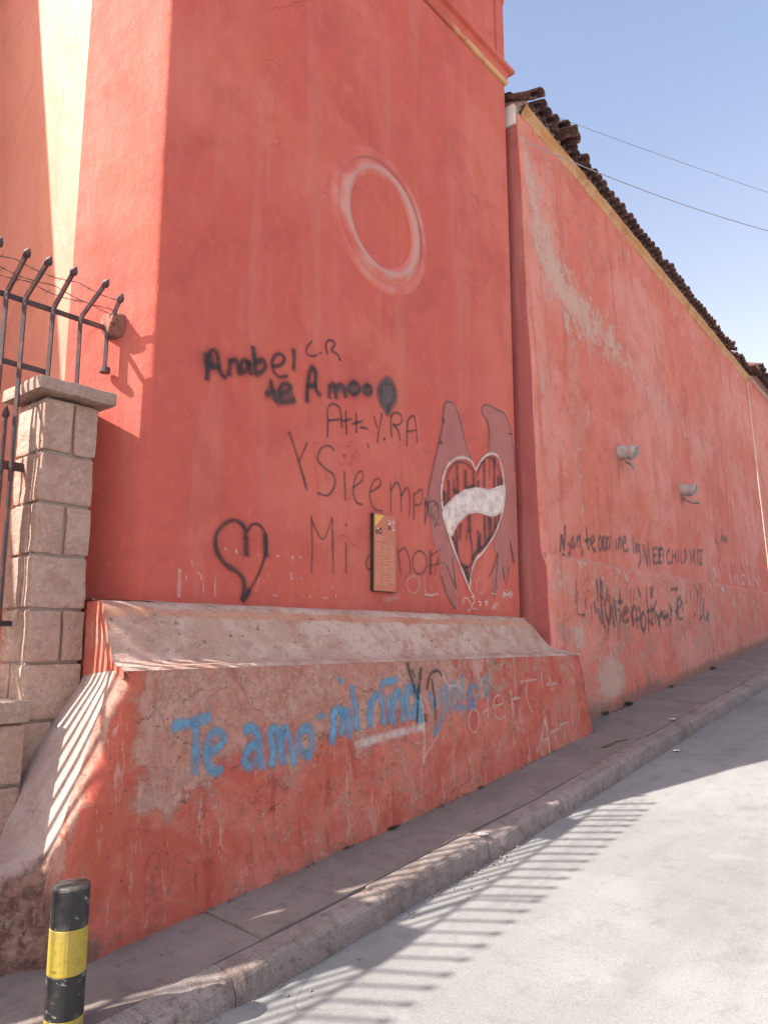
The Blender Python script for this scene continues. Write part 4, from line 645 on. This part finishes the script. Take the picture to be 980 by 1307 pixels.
# drain spouts in the long wall
def spout(u, z, label, tip):
    t = thing('drain_spout', label, 'drain pipe', (u, b_rw(u, z), z), 'broken drain spouts in the long wall')
    b = b_rw(u, z); d = Vector((.10, -1, -.10)).normalized(); s = Vector((1, .1, 0)).normalized(); up = s.cross(d) * -1; up = up if up.z > 0 else -up
    m = MB(); n = 18; c0 = Vector((u, b + .03, z)); ring = []
    for L_, r in ((0, .088), (.10, .088), (.11, .082), (.15, .083), (.16, .088), (.235, .090), (.24, .070), (.05, .066)):
        ring.append([c0 + d * (L_ - (.05 * max(0, -math.sin(a)) if .2 < L_ else 0) + .016 * N(a * 2, L_ * 30, u)) + r * (s * math.cos(a) + up * math.sin(a)) for a in (2 * math.pi * i / n for i in range(n))])
    for rr in ring: m.v += rr
    for j in range(len(ring) - 1):
        m.f += [(j * n + i, j * n + (i + 1) % n, (j + 1) * n + (i + 1) % n, (j + 1) * n + i) for i in range(n)]
    m.f.append(tuple(range((len(ring) - 1) * n, len(ring) * n))[::-1]); m.make('pipe', M_CLAYPIPE, t, True)
    m = MB(); P = [c0 + d * L_ - up * h_ + s * x_ for L_, h_, x_ in tip]; nn = 6                       # broken trough of the lower half
    for k, p in enumerate(P):
        w_ = .068 - .026 * k / (len(P) - 1)
        for lay in (0, .014): m.v += [p + s * (w_ * math.cos(a)) - up * (w_ * math.sin(a) * .8 + lay) for a in lin(.2, math.pi - .2, nn)]
    W_ = nn + 1
    for k in range(len(P) - 1):
        for i in range(nn):
            for L0 in (0, W_): m.f.append((k * 2 * W_ + L0 + i, k * 2 * W_ + L0 + i + 1, (k + 1) * 2 * W_ + L0 + i + 1, (k + 1) * 2 * W_ + L0 + i))
        for i in (0, nn): m.f.append((k * 2 * W_ + i, (k + 1) * 2 * W_ + i, (k + 1) * 2 * W_ + W_ + i, k * 2 * W_ + W_ + i))
    for k in (0, len(P) - 1): m.f += [(k * 2 * W_ + i, k * 2 * W_ + i + 1, k * 2 * W_ + W_ + i + 1, k * 2 * W_ + W_ + i) for i in range(nn)]
    m.make('broken_trough', M_CLAYPIPE, t, True)
spout(8.60, 2.205, 'larger grey drain spout with a thin broken tail hanging straight down, nearer of the two', [(.12, .065, 0), (.17, .10, .0), (.20, .15, .01), (.215, .19, .015)])
spout(11.05, 2.135, 'smaller grey drain spout with a broken trough sticking out below it, farther of the two', [(.07, .07, 0), (.13, .12, .0), (.20, .15, .02), (.27, .15, .05)])
# ------------------------------------------------------------------ pillars, low walls, railings
FB = 3.766          # the plane of the railing
def pillar(at_u, label):
    t = thing('stone_pillar', label, 'pillar', (at_u, 3.75, -1.6), 'stone pillars of the railing')
    x0, x1, y0, y1 = at_u - .1425, at_u + .1425, 3.605, 3.89; sd = at_u * 3.7
    m = MB(); m.box(x0 + .016, x1 - .016, y0 + .016, y1 - .016, -1.75, 1.19); m.make('mortar_core', M_MORTAR, t)
    zt = [1.19, .915, .659, .403, .142, -.114, -.38, -.645, -.93, -1.24, -1.6]
    for i, (a, b) in enumerate(zip(zt, zt[1:])):
        xm = x0 + (.157, .285, .147, .285, .166, .285)[i % 6]; ym = y0 + (.085, .20, .07, .10, .075, .16)[i % 6]; gp = .007
        cols = [(x0, xm - gp / 1 if xm < x1 else x1)] + ([(xm + gp, x1)] if xm < x1 - .05 else [])
        for q, (c, d) in enumerate(cols):
            e = rg.uniform(-.004, .004)
            if q == 0:
                for (y_0, y_1) in ((y0, ym - gp), (ym + gp, y1)):
                    m = MB(); rough_block(m, c + e, d, y_0 - abs(e) * (y_0 == y0), y_1, b + gp, a - gp, sd + i + q, .009, .007, 6); m.make('stone_block', M_STONE, t)
            else: m = MB(); rough_block(m, c, d + e, y0 - abs(e), y1, b + gp, a - gp, sd + i + q, .009, .007, 6); m.make('stone_block', M_STONE, t)
    m = MB(); rough_block(m, at_u - .205, at_u + .212, 3.54, 3.95, 1.204, 1.275, sd, .012, .006, 6); m.make('cap_stone', M_CAP, t)
    return t
PILL = [1.84, -.16, -2.16, -4.16]
p0 = pillar(PILL[0], 'buff stone pillar with a slab cap, standing against the red tower under the iron railing')
for i_, u in enumerate(PILL[1:]):
    c = copy_tree(p0, (u - PILL[0], 0, 0)); c['label'] = ('nearest of the downhill stone pillars, one bay left of the pillar at the tower', 'stone pillar two bays downhill of the pillar at the tower', 'farthest downhill stone pillar of the railing, three bays from the tower')[i_]
def low_wall(u0, u1, top, label):
    t = thing('low_wall', label, 'low wall', ((u0 + u1) / 2, 3.7, -1.6), 'low stone walls under the railing')
    m = MB(); m.box(u0, u1, 3.56, 3.89, -2.4, top - .10); m.make('mortar_core', M_MORTAR, t)
    z = top - .105; i = 0
    while z > -1.75:
        h = .27; u = u1 - (0 if i % 2 else .17); ed = [u1] + ([u] if u < u1 else []); 
        while u > u0 + .45: u -= rg.uniform(.30, .40); ed.append(u)
        ed.append(u0)
        for a, b in zip(ed[1:], ed): m = MB(); rough_block(m, a + .006, b - .006, 3.535 + rg.uniform(-.004, .004), 3.90, z - h + .012, z, i + a * 3, .016, .009); m.make('stone_block', M_STONE, t)
        z -= h; i += 1
    u = u1
    while u > u0 + .2:
        v = max(u0, u - .62); m = MB(); rough_block(m, v + .004, u - .003, 3.508, 3.95, top - .10, top, u, .012, .005); m.make('cap_stone', M_CAP, t); u = v
low_wall(PILL[1] + .145, PILL[0] - .142, -.275, 'low stone wall with a slab coping, between the pillar and the left edge')
for i in (1, 2): low_wall(PILL[i + 1] + .152, PILL[i] - .152, .12, ('stone wall under the railing in the bay left of the one at the tower', 'stone wall under the railing two bays left of the tower bay')[i - 1])
low_wall(-8.2, PILL[3] - .152, .12, 'longest stone wall under the railing, farthest downhill from the tower')
def sq_bar(m, P, r): m.tube(P, r, 4)
RZ = 1.722
def fence(u0, u1, us, zb, label, tail=False, spears=()):
    t = thing('iron_railing', label, 'railing', ((u0 + u1) / 2, FB, -.2), 'iron railings along the top of the low wall')
    for z, a, b in ((RZ, u0, 2.11 if tail else u1), (1.375, u0, 1.78 if tail else u1), (.849, u0, min(u1, 1.71)), (max(.074, zb), u0, min(u1, 1.71))):
        m = MB(); h = .013 if z != .849 else .022; m.box(a, b, FB + .013, FB + .026, z - h, z + h); m.make('rail', M_IRON, t)
    for u in us:
        m = MB(); foot = zb - .02
        if tail and u > 1.70: foot = 1.272
        if tail and u > 2.07: foot = 1.456
        s = rg.uniform(-.012, .012); q = .11 if (tail and u > 2.07) else 0
        P = [(u + s * .3, FB, foot), (u, FB, RZ - .02), (u + .001, FB - .012, RZ + .012), (u + s + q * .15, FB - .20 + q, RZ + .125), ]
        sq_bar(m, P, .0128 if tail else .0108); b = m.make('bar', M_IRON, t)
        m = MB(); d = (Vector(P[3]) - Vector(P[2])).normalized(); c = Vector(P[3])
        m.tube([c - d * .002, c + d * .012, c + d * .03, c + d * .055], [.010, .021, .019, .003], 6); m.make('spear_tip', M_IRON, b)
        if foot == 1.456: m = MB(); m.tube([(u, FB, 1.456), (u, FB, 1.484)], .030, 10); m.make('collar', M_IRON, b)
    for u in spears:
        m = MB(); sq_bar(m, [(u, FB, zb), (u, FB, 1.08)], .011); m.tube([(u, FB, 1.08), (u, FB, 1.095), (u, FB, 1.152)], [.011, .021, .003], 6); m.make('short_spear', M_IRON, t)
    return t
ur = [1.537, 1.630, 1.779, 1.933, 2.092]; u = 1.537
while u > PILL[1] + .2: u -= .150; ur.append(u)
fence(PILL[1] + .15, 2.11, ur, .074, 'black iron railing with bent spear tips, ending at the stone bracket on the tower', True, [1.583, 1.470, 1.335, 1.20, 1.065])
for i in range(1, 3):
    us, u = [], PILL[i] + .14
    while u > PILL[i + 1] + .14: us.append(u); u -= .150
    fence(PILL[i + 1] + .15, PILL[i] + .15, us, .14, ('iron railing in the bay left of the one at the tower', 'iron railing two bays left of the tower bay')[i - 1])
us, u = [], PILL[3] + .14
while u > -8.1: us.append(u); u -= .150
fence(-8.2, PILL[3] + .15, us, .14, 'longest iron railing, farthest downhill from the tower')
bw = thing('barbed_wire', 'rusty barbed wire strung between the bent tips of the railing', 'wire', (1.2, FB - .1, RZ))
for k, (f, zs0) in enumerate(((.42, 0), (.80, .012), (.60, -.004))):
    P = []; u = PILL[1]
    while u < 2.09: P.append((u, FB - .012 - .19 * f + .006 * N(u * 5, k), RZ + .012 + .113 * f + zs0 - .022 * abs(math.sin(u * math.pi / .32 + k)) - (.05 * (u - 1.6) if k == 2 and u > 1.6 else 0))); u += .03
    m = MB()
    for ph in (0, math.pi): m.tube([(p[0], p[1] + .0022 * math.cos(i * 1.1 + ph), p[2] + .0022 * math.sin(i * 1.1 + ph)) for i, p in enumerate(P)], .0016, 4)
    for i in range(2 + k, len(P), 5):
        c = Vector(P[i])
        for dx in ((.006, .012, .010), (-.007, .010, -.012)): d = Vector(dx); m.tube([c - d, c + d], .0014, 4)
    m.make('wire_strand', M_WIRE, bw)
# ------------------------------------------------------------------ bollard
BU, BB = 1.50, 2.70; bz = walk_z(BU, BB)
bo = thing('bollard', 'round bollard with black and yellow bands on the pavement in front of the plinth', 'bollard', (BU, BB, bz))
def scuffed(name, c, chips):
    k = Mat(name, .5, .45); v = k.obj(); n1 = k.noise(k.scale(v, (1, 1, 2.2)), 13, 6, .75, .4); n2 = k.noise(v, 60, 3)
    cc = k.mix(k.math('MULTIPLY', k.map(n2, .5, .75), .35), c, tuple(x * .55 for x in c)); cc = k.mix(k.math('MULTIPLY', k.map(n1, .64, .72), .8), cc, chips)
    cc = k.mix(k.math('MULTIPLY', k.map(k.noise(v, 7, 4), .5, .75), .4), cc, (.20, .16, .11)); k.bump(n1, .3, .003); return k.col(cc)
MBk, MYe = scuffed('black_band_paint', (.022, .020, .021), (.36, .33, .30)), scuffed('yellow_band_paint', (.40, .29, .04), (.08, .06, .035))
tz, rB, H = -.862, .064, .139
def sleeve(z0, z1, r, lean=-.004):
    mm = MB(); mm.tube([(BU + lean * (z - bz), BB, z) for z in (z0, z0 + .002, (z0 + z1) / 2, z1 - .002, z1)], [r - .002, r, r, r, r - .002], 32); return mm
for i in range(4):
    a = tz - .006 - H * (i + 1) + (.01 if i == 0 else 0) + (0 if i < 3 else -.2); b = tz - .006 - H * i + (.01 if i == 1 else 0)
    sleeve(max(bz - .05, a), b, rB + .0004 * i).make('painted_band', MBk if i % 2 == 0 else MYe, bo, False, label='black painted band of the bollard' if i % 2 == 0 else 'yellow painted band of the bollard')
if tz - .006 - 3 * H > bz - .05: pass
m = MB(); m.tube([(BU, BB, tz - .03), (BU, BB, tz - .006), (BU, BB, tz + .004), (BU, BB, tz + .007)], [rB - .006, rB - .001, rB - .006, .012], 32); m.make('top_cap', scuffed('worn_cap', (.05, .046, .045), (.38, .34, .31)), bo, True)
# ------------------------------------------------------------------ overhead cables
def cable(P0, P1, sag, label, r):
    t = thing('overhead_cable', label, 'cable', P0); P0, P1 = Vector(P0), Vector(P1)
    m = MB(); pts = [P0 + (P1 - P0) * s - Vector((0, 0, 4 * sag * s * (1 - s))) for s in lin(0, 1, 60)]; m.tube(pts, r, 6); m.make('cable_line', M_CABLE, t)
cable((7.93, 4.1, 6.675), (13.93, .14, 5.77), .055, 'thin grey overhead cable, upper of the two crossing the sky', .0038)
cable((6.458, 3.475, 5.128), (13.77, .266, 5.66), .30, 'thin dark overhead cable from the long wall, lower of the two crossing the sky', .0048)
# ------------------------------------------------------------------ weeds, litter
M_LEAF = simple('weed_leaf', (.075, .10, .035), .7, 0, .3, (.05, .05, .025)); M_DRY = simple('dry_weed', (.11, .085, .05), .8)
def weed(u, b, z, n, size, label, mat=None):
    rr = random.Random(int(u * 100)); t = MB()
    for i in range(n):
        a = rr.uniform(0, math.pi * 2); L_ = size * rr.uniform(.4, 1.); x, y = u + rr.gauss(0, size * .7), b - abs(rr.gauss(0, size * .25)); lean = rr.uniform(.3, 1.1); d = Vector((math.cos(a) * lean, -abs(math.sin(a)) * lean, 1)).normalized(); s = Vector((-math.sin(a), math.cos(a), 0)) * L_ * .16
        p = Vector((x, y, z - .004)); q = p + d * L_ * .55; e = p + d * L_ + Vector((d.x, d.y, -.3)) * L_ * .3
        t.add([p - s * .3, p + s * .3, q + s, q - s, e], [(0, 1, 2, 3), (3, 2, 4)])
    o = t.make('weed', mat or M_LEAF, None, False, at=(u, b, z)); tag(o, label, 'weed', 'weeds at the foot of the walls')
def foot(u): return b_pl(u, walk_z(u, 3.06)) - .004
for u, n, s, lab, mt in ((3.72, 70, .034, 'greenest weed tuft in the crack at the foot of the plinth, below the blue words', None), (3.33, 34, .022, 'small dry weed tuft at the foot of the plinth, left of the green tuft', M_DRY), (4.72, 30, .026, 'small weed tuft at the foot of the plinth, right of the green tuft', M_DRY)):
    weed(u, foot(u), walk_z(u, 3.06) + .006, n, s, lab, mt)
for u, n, s, lab in ((7.45, 60, .05, 'dark weed clump at the foot of the long wall, next to the plinth end'), (8.1, 90, .055, 'spreading weed clump at the foot of the long wall below the dark scrawl'), (9.6, 60, .05, 'weed clump at the foot of the long wall, second farthest uphill'), (11.6, 80, .06, 'weed clump at the foot of the long wall, farthest uphill')):
    weed(u, b_rw(u, walk_z(u, 3.4)) - .006, walk_z(u, 3.4) + .006, n, s, lab, M_DRY if u > 9 else None)
rr = random.Random(9); fr_ = MB()
for i in range(900):           # dry growth and dirt in the joint between walls and pavement
    u = rr.uniform(6.7, 15) if i % 4 else rr.uniform(2.2, 6.6); w0 = walk_z(u, 3.2)
    if N(u * 1.7, 3, 3) < -.05: continue
    b = (foot(u) if u < 6.65 else b_rw(u, w0)) - .004 - abs(rr.gauss(0, .012)); s = rr.uniform(.006, .022 if u > 6.6 else .010); a = rr.uniform(0, 6.28)
    fr_.add([(u - s * .5 * math.cos(a), b - s * .5 * math.sin(a), w0 - .004), (u + s * .5 * math.cos(a), b + s * .3 * math.sin(a), w0 - .003), (u + s * .6, b - s * .4, w0 + s * rr.uniform(.4, 1.)), (u - s * .2, b - s * .5, w0 + s * rr.uniform(.5, 1.3))], [(0, 1, 2, 3)])
tag(fr_.make('weed_fringe', M_DRY, None), 'dry weeds and dirt along the foot of the walls', kind='stuff')
M_PAPER = simple('paper_litter', (.72, .66, .60), .8, 0, .15)
def scrap(u, b, z, s, label, name='paper_scrap', mat=None):
    rr = random.Random(int(u * 91)); mm = MB(); k = 6
    mm.grid(lambda i, j: (u + (i - .5) * s * 1.3 + .2 * s * N(i * 3, j * 3, u), b + (j - .5) * s, z + .006 + .25 * s * abs(N(i * 2.3, j * 2.3, u + 3)) + (.12 * s)), lin(0, 1, k), lin(0, 1, k))
    o = mm.make(name, mat or M_PAPER, None, False, at=(u, b, z)); sm = o.modifiers.new('thickness', 'SOLIDIFY'); sm.thickness = .002; tag(o, label, 'litter', 'litter scraps on the street')
scrap(3.96, 2.56, walk_z(3.96, 2.56), .045, 'crumpled white litter scrap on the kerb edge, where the sun meets the shade')
scrap(6.82, 2.42, road_z(6.82, 2.42), .05, 'white litter scrap lying on the shaded road beside the kerb')
scrap(7.6, 2.72, walk_z(7.6, 2.72), .05, 'pale litter scrap on the pavement near the kerb, uphill of the plinth')
mm = MB(); mm.tube([(6.15, 2.79, walk_z(6.15, 2.79) + .01), (6.25, 2.76, walk_z(6.25, 2.76) + .016), (6.36, 2.77, walk_z(6.36, 2.77) + .012), (6.5, 2.72, walk_z(6.5, 2.72) + .012)], [.006, .008, .006, .004], 6)
tag(mm.make('twig', M_DRY, None, at=(6.3, 2.77, walk_z(6.3, 2.77))), 'thin dark twig lying on the pavement slab past the plinth', 'twig')
mm = MB(); rr = random.Random(5)
for i in range(420):
    u = rr.uniform(3.35, 4.25) if i % 4 == 0 else rr.uniform(1.7, 11); b = 2.492 - abs(rr.gauss(0, .02 if i % 3 else .09)) + bend(u); s = rr.uniform(.002, .009); z = road_z(u, b) + s * .4
    mm.tube([(u - s, b, z), (u, b + s * .2, z + s * .3), (u + s, b, z)], [s * .3, s * .8, s * .25], 5)
o = mm.make('gutter_grit', M_KERB, None); tag(o, 'loose grit along the foot of the kerb', 'grit', kind='stuff')
